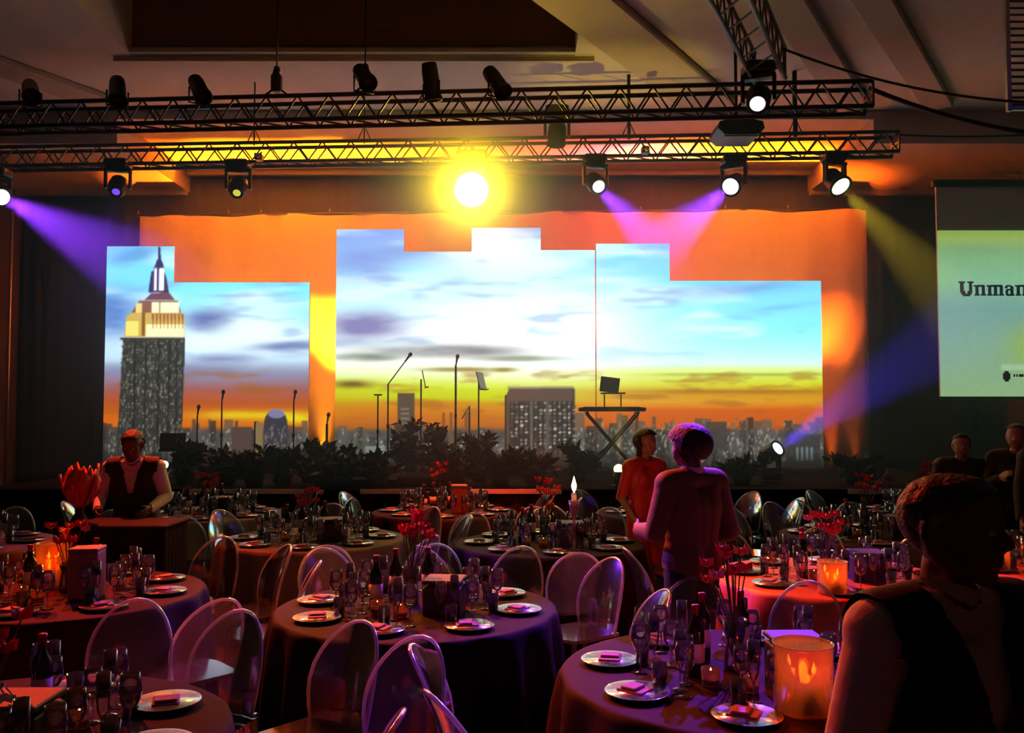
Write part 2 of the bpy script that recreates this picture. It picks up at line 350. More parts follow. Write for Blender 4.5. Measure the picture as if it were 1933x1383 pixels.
# ------------------------------------------------------------------ the projected picture (flat image on the screens), painted on a raster in photo pixels
IX0, IY0, IW, IH = 190, 425, 1372, 470
def paint():
    yy, xx = np.mgrid[0:IH, 0:IW].astype(float); X = xx + IX0; Y = yy + IY0
    def vnoise(sx, sy, seed):
        r = np.random.default_rng(seed); h = int(IH / sy) + 3; wdt = int(IW / sx) + 3; g = r.random((h, wdt))
        fx, fy = xx / sx, yy / sy; ix, iy = fx.astype(int), fy.astype(int); tx, ty = fx - ix, fy - iy
        tx = tx * tx * (3 - 2 * tx); ty = ty * ty * (3 - 2 * ty)
        return (g[iy, ix] * (1 - tx) + g[iy, ix + 1] * tx) * (1 - ty) + (g[iy + 1, ix] * (1 - tx) + g[iy + 1, ix + 1] * tx) * ty
    def fbm(sx, sy, seed): return .55 * vnoise(sx, sy, seed) + .28 * vnoise(sx / 2, sy / 2, seed + 1) + .17 * vnoise(sx / 4, sy / 4, seed + 2)
    def grad(stops):
        ys = [s[0] for s in stops]; return np.stack([np.interp(Y, ys, [s[1][k] for s in stops]) for k in range(3)], -1)
    L = grad([(430, (150, 225, 255)), (470, (120, 225, 250)), (530, (125, 238, 255)), (590, (150, 240, 255)), (640, (215, 245, 255)), (680, (190, 225, 245)), (705, (150, 150, 180)), (735, (165, 95, 95)), (760, (190, 85, 30)), (782, (215, 100, 10)), (800, (220, 110, 15)), (825, (120, 70, 50))])
    Mi = grad([(430, (140, 170, 255)), (470, (150, 195, 255)), (510, (165, 235, 255)), (570, (185, 248, 255)), (620, (235, 253, 255)), (680, (250, 255, 240)), (705, (235, 250, 190)), (730, (215, 235, 40)), (750, (205, 200, 0)), (768, (215, 135, 5)), (795, (200, 105, 20)), (820, (150, 90, 40))])
    R = grad([(430, (120, 205, 255)), (480, (115, 215, 255)), (560, (135, 230, 255)), (620, (140, 245, 255)), (660, (175, 250, 255)), (688, (215, 250, 225)), (702, (225, 245, 110)), (725, (220, 225, 40)), (742, (215, 150, 10)), (757, (225, 160, 25)), (772, (215, 95, 10)), (800, (205, 90, 15)), (830, (120, 80, 60))])
    img = np.where((X < 610)[..., None], L, np.where((X < 1040)[..., None], Mi, 0)).astype(float)
    t = np.clip((X - 1000) / 160, 0, 1)[..., None]
    img = np.where((X >= 610)[..., None], Mi * (1 - t) + R * t, img)
    def over(mask, col):
        m = np.clip(mask, 0, 1)[..., None]; img[:] = img * (1 - m) + np.array(col, float) * m
    # white haze of the bright sky in the middle
    over(.9 * np.exp(-((X - 1080) / 190) ** 2 - ((Y - 620) / 95) ** 2), (252, 255, 255))
    over(.85 * np.exp(-((X - 950) / 120) ** 2 - ((Y - 470) / 60) ** 2), (250, 255, 255))
    over(.75 * np.exp(-((X - 460) / 100) ** 2 - ((Y - 615) / 50) ** 2), (250, 255, 255))
    over(.6 * np.exp(-((X - 900) / 150) ** 2 - ((Y - 620) / 60) ** 2), (250, 255, 255))
    # wisps and clouds
    n1 = fbm(190, 34, 3); n2 = fbm(120, 22, 9); n3 = fbm(70, 14, 21)
    sky = np.clip((700 - Y) / 60, 0, 1)
    over(.75 * sky * np.clip((n1 - .52) * 5, 0, 1), (225, 250, 255))
    over(.5 * sky * np.clip((n2 - .60) * 6, 0, 1), (150, 180, 225))
    def cloud(cx, cy, rx, ry, a, col, seed=5, tilt=0.0):
        q = np.exp(-(((X - cx) / rx) ** 2) - (((Y - cy - tilt * (X - cx)) / ry) ** 2) * (1 + .0))
        over(a * np.clip(q * (0.55 + 1.1 * fbm(60, 14, seed)), 0, 1), col)
    cloud(690, 615, 70, 26, .95, (140, 130, 190)); cloud(680, 500, 70, 30, .6, (140, 150, 235)); cloud(740, 480, 90, 14, .6, (135, 165, 240), 8, -.15)
    cloud(215, 590, 60, 40, .8, (90, 120, 215), 6); cloud(390, 605, 40, 18, .8, (90, 95, 175), 7); cloud(250, 480, 45, 14, .6, (80, 150, 200), 9, -.2)
    cloud(555, 652, 80, 9, .85, (110, 125, 190), 10, -.05); cloud(420, 677, 60, 9, .8, (120, 130, 190), 11); cloud(330, 700, 160, 14, .6, (130, 125, 175), 12)
    cloud(840, 662, 120, 11, .9, (130, 130, 140), 13); cloud(690, 674, 55, 7, .85, (125, 130, 120), 14); cloud(980, 676, 80, 5, .7, (130, 140, 110), 15)
    cloud(860, 697, 60, 4, .9, (140, 120, 30), 16); cloud(950, 697, 22, 4, .9, (150, 130, 40), 17); cloud(665, 726, 40, 7, .9, (120, 80, 10), 18)
    cloud(900, 745, 150, 9, .7, (205, 225, 0), 19); cloud(760, 744, 60, 6, .7, (200, 220, 0), 20); cloud(820, 762, 120, 5, .6, (205, 120, 5), 21)
    cloud(1390, 545, 130, 12, .55, (125, 160, 235), 22, -.08); cloud(1480, 580, 70, 6, .5, (120, 190, 250), 23, -.12)
    cloud(1420, 706, 160, 3, .8, (160, 170, 50), 24); cloud(1400, 738, 190, 4, .8, (170, 110, 0), 25); cloud(1300, 765, 220, 5, .5, (235, 150, 10), 26)
    cloud(1400, 700, 180, 5, .5, (235, 250, 130), 27)
    cloud(480, 783, 110, 9, .95, (235, 205, 0), 28); cloud(560, 790, 40, 9, .9, (240, 225, 0), 29); cloud(400, 745, 150, 10, .5, (190, 90, 50), 30)
    over(.5 * np.clip((n3 - .55) * 5, 0, 1) * np.clip((Y - 690) / 20, 0, 1) * np.clip((800 - Y) / 20, 0, 1), (170, 95, 20))
    # magenta beam on the lower right is light, not picture.  City:
    rg = np.random.default_rng(5)
    def rect(x0, x1, y0, y1, col, a=1.0):
        i0, i1 = max(0, int(y0 - IY0)), min(IH, int(y1 - IY0)); j0, j1 = max(0, int(x0 - IX0)), min(IW, int(x1 - IX0))
        if i1 > i0 and j1 > j0: img[i0:i1, j0:j1] = img[i0:i1, j0:j1] * (1 - a) + np.array(col, float) * a
    skyline = lambda x: 812 if x < 610 else (818 if x < 950 else (800 if x < 1250 else 804))
    x = 190
    g = np.clip((Y - (806 + 10 * (vnoise(26, 900, 77) - .5))) / 10, 0, 1)
    cityc = 58 + 40 * fbm(26, 18, 50)[..., None] * np.array([1, .96, .93])
    img[:] = img * (1 - g[..., None]) + cityc * g[..., None]
    while x < 1560:
        wd = rg.integers(5, 20); top = skyline(x) - rg.integers(-14, 22); sh = rg.integers(36, 96)
        rect(x, x + wd, top, 900, (sh, sh * .94, sh * .9), .75)
        for _ in range(int(wd * 1.6)):
            yy_ = rg.integers(max(top + 3, 806), 885); xx_ = x + rg.integers(0, wd); b = rg.integers(90, 230)
            rect(xx_, xx_ + rg.integers(1, 3), yy_, yy_ + rg.integers(2, 7), (b, b, b * rg.uniform(.75, .95)), .8)
        x += wd - 1
    for _ in range(420):                                  # bright ragged lights low on the right
        xx_ = rg.integers(1130, 1548); yy_ = rg.integers(788, 880); b = rg.integers(70, 190)
        rect(xx_, xx_ + rg.integers(1, 5), yy_, yy_ + rg.integers(2, 10), (b, b * .95, b * .88), .6)
    # pale tan slab, domed block, middle slab tower, right hand block
    rect(483, 499, 797, 876, (130, 112, 70)); rect(500, 545, 800, 880, (58, 52, 56)); 
    over(((X - 522) / 22) ** 2 + ((Y - 800) / 28) ** 2 < 1, (52, 50, 62)); over((((X - 523) / 16) ** 2 + ((Y - 780) / 9) ** 2 < 1) * .8, (140, 145, 190))
    for _ in range(60): a_, b_2 = rg.integers(502, 542), rg.integers(800, 876); rect(a_, a_ + 2, b_2, b_2 + rg.integers(3, 9), (150, 150, 150), .7)
    rect(440, 478, 806, 880, (80, 62, 58)); rect(752, 784, 742, 870, (84, 66, 52)); rect(746, 790, 800, 880, (70, 52, 44))
    for yy_ in range(770, 800, 9): rect(758, 774, yy_, yy_ + 4, (140, 140, 130), .6)
    rect(640, 720, 836, 876, (70, 78, 66), .6); rect(692, 730, 842, 870, (165, 180, 170), .55)
    for xx_ in (836, 850, 878, 884): rect(xx_, xx_ + 5, 776 + (xx_ % 7), 850, (110, 70, 45), .8)
    bd_ = (X > 953) & (X < 1084) & (Y > 731) & ~((X < 960) & (Y < 752 - (X - 953) * 2.5))
    over(bd_ * 1.0, (92, 68, 58)); rect(958, 1082, 729, 733, (165, 150, 120)); rect(953, 956, 745, 880, (35, 30, 30)); rect(1081, 1085, 734, 860, (60, 45, 40))
    rect(962, 1081, 757, 850, (52, 44, 42), .9)
    for xx_ in range(962, 1081, 9):
        rect(xx_, xx_ + 2, 757, 870, (22, 18, 18), .85)
        for yy_ in range(758, 848, 7):
            b = rg.integers(60, 235)
            if rg.random() < .78: rect(xx_ + 2, xx_ + 2 + rg.integers(3, 7), yy_, yy_ + rg.integers(3, 6), (b, b, b * .92), .85)
    rect(1000, 1006, 757, 860, (95, 88, 78)); rect(1030, 1037, 757, 850, (88, 80, 70))
    rect(1330, 1370, 795, 850, (60, 54, 56), .8); rect(1480, 1545, 820, 880, (52, 50, 52), .8)
    for a_ in range(1500, 1532, 9): rect(a_, a_ + 4, 843, 868, (150, 185, 190), .55)
    # the tall tower on the left screen
    def poly(pts, col, a=1.0):
        pts = np.array(pts, float); inside = np.zeros(X.shape, bool); j = len(pts) - 1
        for i in range(len(pts)):
            xi, yi = pts[i]; xj, yj = pts[j]
            cnd = ((yi > Y) != (yj > Y)) & (X < (xj - xi) * (Y - yi) / ((yj - yi) if yj != yi else 1e-9) + xi)
            inside ^= cnd; j = i
        over(inside * a, col)
    poly([(297, 466), (300, 466), (302, 495), (296, 495)], (20, 30, 50)); poly([(291, 500), (294, 490), (303, 490), (307, 500), (307, 503), (291, 503)], (30, 40, 60))
    poly([(289, 503), (308, 503), (313, 552), (281, 552)], (90, 85, 110))
    for a_ in (290, 299, 304): rect(a_, a_ + 5, 506, 548, (245, 245, 250)); 
    rect(296, 299, 503, 550, (25, 25, 35))
    poly([(284, 512), (288, 512), (288, 552), (279, 552)], (30, 40, 60)); poly([(308, 512), (312, 520), (318, 552), (309, 552)], (50, 45, 70))
    poly([(272, 566), (284, 553), (318, 551), (330, 566)], (120, 70, 55)); poly([(246, 592), (262, 567), (335, 566), (342, 592)], (150, 95, 40))
    rect(256, 268, 572, 592, (250, 225, 130)); rect(286, 338, 570, 591, (252, 246, 200)); rect(300, 303, 570, 592, (190, 150, 80)); 
    poly([(235, 636), (238, 598), (246, 590), (344, 590), (349, 600), (349, 636)], (225, 190, 90))
    rect(238, 262, 606, 634, (252, 235, 120)); rect(276, 348, 612, 635, (252, 244, 190)); rect(268, 274, 590, 634, (140, 90, 20))
    for a_ in range(286, 346, 7): poly([(a_, 592), (a_ + 5, 592), (a_ + 3, 620)], (165, 95, 20))
    poly([(233, 637), (350, 637), (346, 850), (225, 850)], (50, 50, 46))
    for a_ in range(232, 346, 5):
        for b_2 in range(640, 848, 6):
            if rg.random() < .62:
                b = rg.integers(80, 190); off = rg.integers(-2, 2)
                rect(a_ + off, a_ + off + 2 + rg.integers(0, 2), b_2, b_2 + rg.integers(3, 7), (b, b, b * .86), .75)
    for a_ in (255, 276, 300, 320, 334): rect(a_, a_ + 3, 640, 850, (24, 24, 22), .9)
    rect(228, 350, 637, 641, (60, 50, 40))
    # fade to dark at the foot
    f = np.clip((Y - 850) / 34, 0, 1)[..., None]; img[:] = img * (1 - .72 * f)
    for _ in range(2): img[1:-1, 1:-1] = (img[1:-1, 1:-1] * 4 + img[:-2, 1:-1] + img[2:, 1:-1] + img[1:-1, :-2] + img[1:-1, 2:]) / 8
    img[:] = np.clip(img, 0, 255)
    lin = (img / 255.0); lin = np.where(lin <= .04045, lin / 12.92, ((lin + .055) / 1.055) ** 2.4)
    # light areas of a projection are brighter than paper white
    lum = lin.mean(-1, keepdims=True); return lin * (1 + .35 * np.clip((lum - .5) * 2, 0, 1))
PIC = paint()
def linsample(px, py):
    i = np.clip((py - IY0).astype(int), 0, IH - 1); j = np.clip((px - IX0).astype(int), 0, IW - 1)
    return PIC[i, j]
YP = 14.35
def screen_panel(name, rects, foot, label):
    """cut-out projection surface: front face carries the picture on a fine grid; frame behind gives thickness"""
    x0 = min(r[0] for r in rects); base = XD((rects[0][0] + rects[-1][1]) / 2, YP, SZ)
    o = thing(name, label, 'screen', (base, YP, SZ))
    zof = lambda py: P(CX, py, YP).z; step = 2.0
    V = []; Fc = []; COL = []; off = 0; solid = MB()
    for (a, b, top) in rects:
        xs = np.arange(a, b + .01, (b - a) / max(1, round((b - a) / step))); ys = np.arange(top, foot + .01, (foot - top) / max(1, round((foot - top) / step)))
        gx, gy = np.meshgrid(xs, ys); zz = np.array([zof(q) for q in ys])
        wx = np.array([XD(q, YP, 3.0) for q in xs]) - base
        vv = np.stack([np.tile(wx, len(ys)), np.full(gx.size, -.012), np.repeat(zz - SZ, len(xs))], -1)
        nx = len(xs); idx = np.arange(gx.size).reshape(len(ys), nx)
        q = np.stack([idx[1:, :-1], idx[1:, 1:], idx[:-1, 1:], idx[:-1, :-1]], -1).reshape(-1, 4) + off
        V.append(vv); Fc.append(q); COL.append(linsample(gx.ravel(), gy.ravel())); off += gx.size
        solid.box(((wx[0] + wx[-1]) / 2, .014, (zz[0] + zz[-1]) / 2 - SZ), (wx[-1] - wx[0], .05, zz[0] - zz[-1]))
    V = np.concatenate(V); Fc = np.concatenate(Fc); COL = np.concatenate(COL)
    me = bpy.data.meshes.new('projected_picture'); me.vertices.add(len(V)); me.vertices.foreach_set('co', V.ravel())
    me.loops.add(Fc.size); me.loops.foreach_set('vertex_index', Fc.ravel()); me.polygons.add(len(Fc))
    me.polygons.foreach_set('loop_start', np.arange(0, Fc.size, 4)); me.update(calc_edges=True); me.validate()
    at = me.color_attributes.new('Col', 'FLOAT_COLOR', 'POINT'); at.data.foreach_set('color', np.concatenate([COL, np.ones((len(COL), 1))], -1).ravel())
    me.materials.append(M_screen)
    solid.build('panel', M_screenback, o); mobj('projected_picture', me, o)
    for (a, b, top) in (rects[0], rects[-1]):
        xm = XD((a + b) / 2, YP, 2) - base
        MB().tube([(xm, .06, 1.3), (xm, .42, .015)], .018, 6).build('brace', M_blackm, o)
    return o
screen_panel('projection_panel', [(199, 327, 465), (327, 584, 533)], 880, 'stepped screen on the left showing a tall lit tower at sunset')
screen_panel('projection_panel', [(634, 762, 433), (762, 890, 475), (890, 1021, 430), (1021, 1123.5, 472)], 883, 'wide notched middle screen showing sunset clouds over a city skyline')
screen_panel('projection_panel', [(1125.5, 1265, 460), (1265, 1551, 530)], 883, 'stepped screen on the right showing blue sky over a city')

# amber uplights standing on the stage behind the screens
def spot(name, loc, target, col, power, ang, blend=.6, rad=.05, parent=None):
    l = bpy.data.lights.new(name, 'SPOT'); l.energy = power; l.color = col; l.spot_size = math.radians(ang); l.spot_blend = blend; l.shadow_soft_size = rad
    o = bpy.data.objects.new(name, l); C.objects.link(o); o.location = loc
    d = Vector(target) - Vector(loc); o.rotation_euler = d.to_track_quat('-Z', 'Y').to_euler()
    if parent: o.parent = parent
    return o
M_amberlens = emit('amber_lens', (1.0, .42, .03), 2.0)
YU = 14.6
UPS = [(300, .35, (1, .15, .004), 'behind the top step of the left screen'), (425, 1.15, (1, .24, .004), 'behind the middle of the left screen'), (520, .6, (1, .17, .003), 'behind the right end of the left screen'),
       (609, 1.2, (1, .27, .004), 'in the gap between the left and middle screens'), (700, .5, (1, .17, .004), 'behind the left tab of the middle screen'), (820, .6, (1, .18, .004), 'behind the notch of the middle screen'),
       (1070, .8, (1, .075, .03), 'behind the right end of the middle screen'), (1200, .95, (1, .065, .10), 'behind the tall step of the right screen'), (1310, 1.0, (1, .21, .008), 'behind the right screen next to its step'),  # first two tinted pinker, standing in for violet light on the backdrop
       (1465, 1.0, (1, .24, .004), 'behind the right screen towards its end'), (1572, .28, (1, .11, .003), 'just past the right edge of the right screen'), (1616, .08, (1, .13, .005), 'at the right edge of the backdrop')]
for k, (px, g, col, where) in enumerate(UPS):
    x = XD(px, YU, SZ)
    u = thing('uplight', 'black amber uplight on the stage ' + where, 'uplight', (x, YU, SZ), 0, 'amber uplights behind the screens')
    MB().lathe([(.075, 0), (.08, .02), (.08, .13), (.065, .15)], 14).build('can', M_black, u)
    MB().lathe([(.055, .151), (.055, .156)], 14).build('lens', M_amberlens, u)
    MB().tube([(-.09, 0, .12), (-.09, 0, .005), (.09, 0, .005), (.09, 0, .12)], .006, 5).build('bracket', M_blackm, u)
    spot('beam', (0, 0, .18), (0, .70, 3.5), col, PW_UP * g, 36, 1.0, .06, u)

# ------------------------------------------------------------------ side projection screen
YS = 13.4
ss = thing('side_projection_screen', 'pale green projection screen hanging at the right edge with dark lettering', 'screen', (XD(2000, YS, 3), YS, P(CX, 748, YS).z))
sxa, sxb = XD(1773, YS, 3) - ss.location.x, XD(2060, YS, 3) - ss.location.x; z748, z435, z352 = [P(CX, q, YS).z - ss.location.z for q in (748, 435, 352)]
MB().box(((sxa + sxb) / 2, .02, (z352 + 0) / 2), (sxb - sxa, .03, z352)).build('fabric', M_screenback, ss)
MB().cbox(((sxa + sxb) / 2, .02, z352 + .05), (sxb - sxa + .1, .10, .10), .01).build('roller_case', M_black, ss)
MB().cbox(((sxa + sxb) / 2, .02, -.02), (sxb - sxa, .05, .04), .008).build('weight_bar', M_black, ss)
ny, nx = 60, 56; V = []; COL = []; Fc = []
rows = [(435, (150, 185, 85)), (452, (165, 195, 105)), (475, (140, 195, 135)), (530, (145, 205, 160)), (585, (128, 178, 168)), (640, (140, 185, 160)), (700, (150, 190, 150)), (748, (155, 195, 140))]
nz = np.random.default_rng(2).random((ny + 1, nx + 1)) * 6 - 3
for j in range(ny + 1):
    py = 435 + (748 - 435) * j / ny
    for i in range(nx + 1):
        px = 1773 + 287 * i / nx
        col = np.array([np.interp(py, [r[0] for r in rows], [r[1][k] for r in rows]) for k in range(3)])
        g = math.exp(-((px - 1945) / 45) ** 2 - ((py - 655) / 42) ** 2); col = col * (1 - .7 * g) + np.array((165, 200, 75)) * .7 * g
        g = math.exp(-((px - 1850) / 70) ** 2 - ((py - 470) / 12) ** 2); col = col * (1 - .35 * g) + np.array((125, 165, 130)) * .35 * g
        if 690 < py < 700 and px > 1886: col = np.array((175, 215, 170))
        col = np.clip(col + nz[j, i], 0, 255) / 255; V.append((XD(px, YS, 3) - ss.location.x, -.002, P(CX, py, YS).z - ss.location.z)); COL.append([*(col ** 2.2), 1])
for j in range(ny):
    for i in range(nx): a = j * (nx + 1) + i; Fc.append((a + nx + 1, a + nx + 2, a + 1, a))
me = bpy.data.meshes.new('projected_slide'); me.from_pydata(V, [], Fc); at = me.color_attributes.new('Col', 'FLOAT_COLOR', 'POINT')
at.data.foreach_set('color', np.array(COL).ravel()); me.materials.append(vc_emit('projected_slide', .82)); mobj('projected_slide', me, ss)
def glyph(x, strokes, w_=1.0):
    mb = MB()
    for (a, b, c_, d_) in strokes:               # x0,x1,y0,y1 in photo pixels
        xa, xb = XD(x + a, YS, 3) - ss.location.x, XD(x + b, YS, 3) - ss.location.x; za, zb = P(CX, d_, YS).z - ss.location.z, P(CX, c_, YS).z - ss.location.z
        mb.box(((xa + xb) / 2, -.004, (za + zb) / 2), (xb - xa, .003, zb - za))
    mb.build('letter', M_ink, ss)
def lown(x, stems, wd):
    st_ = []
    for s_ in stems: st_ += [(s_, s_ + 6, 539, 558), (s_ - 2, s_ + 8, 555, 558)]
    st_ += [(-3, 4, 538, 541), (4, wd, 537.5, 541.5)]; glyph(x, st_)
glyph(1811, [(3, 10, 532, 552), (20, 26, 532, 552), (0, 13, 531, 534), (17, 29, 531, 534), (5, 13, 549, 556), (17, 25, 549, 556), (8, 22, 554, 559)])
lown(1843, (0, 12), 17); lown(1867, (0, 11, 22), 27)
glyph(1899, [(2, 12, 538, 541), (10, 16, 540, 556), (1, 6, 547, 557), (3, 12, 545, 548), (3, 14, 555, 558.5), (14, 18, 555, 558), (0, 5, 540, 544)])
lown(1921, (0, 12), 17)
for a, b, c_, d_ in ((1891, 1905, 704, 716), (1894, 1902, 700, 720), (1911, 1914, 706, 711), (1916, 1919, 706, 711), (1921, 1930, 706, 711)):
    xa, xb = XD(a, YS, 3) - ss.location.x, XD(b, YS, 3) - ss.location.x; za, zb = P(CX, d_, YS).z - ss.location.z, P(CX, c_, YS).z - ss.location.z
    MB().box(((xa + xb) / 2, -.004, (za + zb) / 2), (xb - xa, .003, zb - za)).build('slide_mark', M_ink, ss)

# ------------------------------------------------------------------ lighting trusses
def truss(A, B, hgt, label, n_bay):
    A, B = Vector(A), Vector(B); d = B - A; L = d.length; yaw = math.atan2(d.y, d.x)
    o = thing('lighting_truss', label, 'truss', A, yaw); h = hgt / 2
    chord = MB().tube([(0, 0, 0), (L, 0, 0)], .026, 8).mesh('chord', M_darkalu)
    for sy in (-h, h):
        for sz in (-hgt, 0): mobj('chord', chord, o, (0, sy, sz))
    bay = L / n_bay
    up = MB().tube([(0, 0, -hgt), (bay / 2, 0, 0)], .011, 5, False).mesh('brace', M_darkalu); dn = MB().tube([(0, 0, 0), (bay / 2, 0, -hgt)], .011, 5, False).mesh('brace', M_darkalu)
    fl = MB().tube([(0, -h, -hgt), (bay, h, -hgt)], .011, 5, False).mesh('brace', M_darkalu)
    for i in range(n_bay):
        for sy in (-h, h): mobj('brace', up, o, (i * bay, sy, 0)); mobj('brace', dn, o, (i * bay + bay / 2, sy, 0))
        mobj('brace', fl, o, (i * bay, 0, 0))
    for x in (0, L): MB().box((x, 0, -hgt / 2), (.02, hgt, .03)).box((x, -h, -hgt / 2), (.02, .03, hgt)).box((x, h, -hgt / 2), (.02, .03, hgt)).build('end_frame', M_darkalu, o)
    return o
T1A, T1B = P(-140, 207, 9.95), P(1640, 160, 9.2); T1A.z = T1B.z = (T1A.z + T1B.z) / 2
T2A, T2B = P(-140, 285, 12.4), P(1690, 254, 11.65); T2A.z = T2B.z = (T2A.z + T2B.z) / 2
truss(T1A, T1B, .26, 'long upper box truss carrying dark cans above the hall', 30)
truss(T2A, T2B, .26, 'lower box truss in front of the stage carrying moving heads', 34)
T3B = Vector((XD(1455, 9.0, T1A.z + .3), 9.05, T1A.z + .3)); T3A = Vector((T3B.x - 1.75, 5.3, T1A.z + .3))
truss(T3A, T3B, .30, 'truss running towards the camera at the top right', 12)
def on_line(A, B, px, frac=None):
    best = min((abs(CX + F * ((A + (B - A) * (i / 800)).x) / ((A + (B - A) * (i / 800)).y) - px), i) for i in range(801)); return A + (B - A) * (best[1] / 800)

# ------------------------------------------------------------------ lamps
PURP = (.26, .035, 1.0); BLUE = (.10, .04, 1.0); YEL = (1.0, .72, .04)
def lensmat(name, col, s): return emit(name, col, s)
ML_purple = lensmat('lens_purple', (.86, .74, 1.0), 3.0); ML_blue = lensmat('lens_blue', (.80, .80, 1.0), 3.5); ML_yellow = lensmat('lens_yellow', (1, .93, .35), 3.0)
ML_dimblue = lensmat('lens_dim_blue', (.22, .10, 1.0), .9); ML_dimyel = lensmat('lens_dim_yellow', (.75, .7, .08), .9); ML_hot = lensmat('lens_hot_yellow', (1, .80, .10), 60.0); ML_off = pbr('lens_off', (.05, .05, .06), .1)
def moving_head(px, py, d, target, label, lens, col=None, power=0, ang=14, r=.1, hang=True, scale=1.0, blend=.35, rad=.06):
    p = P(px, py, d); ax = (Vector(target) - p).normalized(); s = scale
    piv = p - ax * .14 * s; sg = 1 if hang else -1
    o = thing('moving_head_light', label, 'stage light', piv)
    az = math.atan2(ax.y, ax.x); side = Vector((-math.sin(az), math.cos(az), 0)); R_ = zrot_to(ax)
    MB().lathe([(.0, -.17 * s), (.08 * s, -.165 * s), (.115 * s, -.11 * s), (.125 * s, 0), (.12 * s, .08 * s), (r + .035 * s, .125 * s), (r + .035 * s, .15 * s), (r + .008, .15 * s), (r + .004, .135 * s)], 18, R_).build('head', M_black, o)
    MB().lathe([(0.0001, .146 * s), (r, .142 * s), (r, .138 * s)], 18, R_).build('lens', lens, o)
    yk = MB(); z2 = .22 * s * sg
    Mz = Matrix.Rotation(az, 3, 'Z')
    for q in (-1, 1): yk.cbox(side * .155 * s * q + Vector((0, 0, z2 / 2)), (.09 * s, .035 * s, abs(z2) + .07 * s), .012, Mz)
    yk.cbox((0, 0, z2), (.12 * s, .34 * s, .05 * s), .012, Mz); yk.build('yoke', M_black, o)
    MB().cbox((0, 0, z2 + sg * .085 * s), (.30 * s, .26 * s, .11 * s), .02).build('base', M_black, o)
    if hang: MB().tube([(0, .05, z2 + .13 * s), (0, .05, z2 + .17 * s), (0, .17, z2 + .17 * s)], .018, 8).build('clamp', M_blackm, o)
    if power: spot('beam', ax * (.18 * s), ax * 3, col, power, ang, blend, rad, o)
    return o
def truss2_d(px): return on_line(T2A, T2B, px).y - .36
moving_head(3, 372, truss2_d(3), (1.5, 5.5, .8), 'moving head with a bright blue-white lens at the left edge', ML_blue, PURP, PW_PURPLE * 1.3, 15, .105)
moving_head(219, 362, truss2_d(225), (-4.0, 6.0, -1.0), 'dark moving head with a faint blue lens above the left screen', ML_dimblue, BLUE, 60, 18, .05)
moving_head(447, 364, truss2_d(452), (-2.9, 6.0, -1.0), 'dark moving head with a small dull yellow lens', ML_dimyel, YEL, 40, 18, .05)
hot = moving_head(890, 358, truss2_d(890), (-.5, 0.0, 1.5), 'blazing yellow stage light at the middle of the lower truss', ML_hot, YEL, 1100, 16, .22, scale=1.35, blend=.6, rad=.12)  # lens made oversized so the disc includes the lamp's bloom
spot('halo_fill', (0, -.3, -.05), (0, -2, -.4), (1, .62, .0), 330, 165, 1.0, .15, hot)  # added wide lamp that lights the puff to give the halo
moving_head(1050, 272, truss2_d(1050) + .15, (.4, 15.5, 1.0), 'unlit moving head turned away beside the blazing yellow light', ML_off, None, 0, 14, .09)
moving_head(1130, 352, truss2_d(1130), (2.9, 5.6, .8), 'moving head with a round violet-white lens above the middle screen', ML_purple, PURP, PW_PURPLE, 16, .08)
moving_head(1379, 352, truss2_d(1379), (-1.6, 5.0, .8), 'moving head with a violet-white lens above the right screen', ML_purple, PURP, PW_PURPLE, 16, .105)
moving_head(1587, 352, truss2_d(1587), (5.6, 8.2, 1.2), 'moving head throwing a yellow beam at the right end of the truss', ML_yellow, YEL, 1300, 20, .12)
moving_head(1430, 196, 8.85, (.6, 4.1, .8), 'moving head with a blue-white lens under the truss corner', ML_blue, PURP, PW_PURPLE * 1.3, 24, .075)
# floor lamps on the stage
moving_head(1468, 846, 12.2, (5.4, 9.4, 3.2), 'moving head on the stage floor tilted up with a blue beam', ML_blue, BLUE, 2600, 20, .085, hang=False)
up = thing('floor_can', 'small floor can throwing a yellow beam upwards before the middle screen', 'stage light', P(1168, 900, 11.6))
MB().lathe([(.05, -.1), (.07, -.08), (.07, .06), (.055, .07)], 14).build('can', M_black, up); MB().ell((0, 0, .10), (.065, .065, .065)).build('bulb', ML_yellow, up)
MB().box((0, 0, -.12), (.16, .16, .03)).build('foot', M_black, up)
spot('beam', (0, 0, .2), (0, .08, 2), YEL, 420, 34, .8, .05, up)
up = thing('floor_lamp', 'small round warm lamp glowing at the foot of the left screen', 'lamp', P(310, 885, 12.6))
MB().lathe([(.09, -.12), (.09, -.09), (.02, -.08), (.02, -.02), (.05, .0)], 12).build('stand', M_black, up)
MB().ell((0, 0, .06), (.055, .055, .055)).build('bulb', emit('warm_bulb', (1, .85, .55), 4), up)
# par cans riding on the upper truss
RED = (1.0, .05, .02); ORG = (1.0, .20, .03); WARM = (1, .5, .16)
def par_can(px, py, d, target, label, col, power, ang=30, tail=(0, 0, 0)):
    p = P(px, py, d); ax = (Vector(target) - p).normalized(); R_ = zrot_to(ax)
    o = thing('par_can', label, 'stage light', p, 0, 'cans on the upper truss')
    MB().lathe([(.03, -.20), (.075, -.19), (.085, -.10), (.085, .14), (.098, .15), (.098, .19), (.09, .19), (.085, .12)], 16, R_).build('can', M_black, o)
    MB().lathe([(.0001, .115), (.082, .11), (.082, .10)], 16, R_).build('lens', lens_for(col), o)
    az = math.atan2(ax.y, ax.x); side = Vector((-math.sin(az), math.cos(az), 0))
    MB().tube([side * .105, side * .105 + Vector((0, 0, -.16)), side * -.105 + Vector((0, 0, -.16)), side * -.105], .010, 6).build('yoke', M_blackm, o)
    MB().tube([(0, 0, -.16), (0, .19, T1A.z - p.z + .03)], .014, 6).build('clamp', M_blackm, o)
    if power: spot('beam', ax * .22, ax * 3, col, power, ang, .7, .05, o)
LC = {}
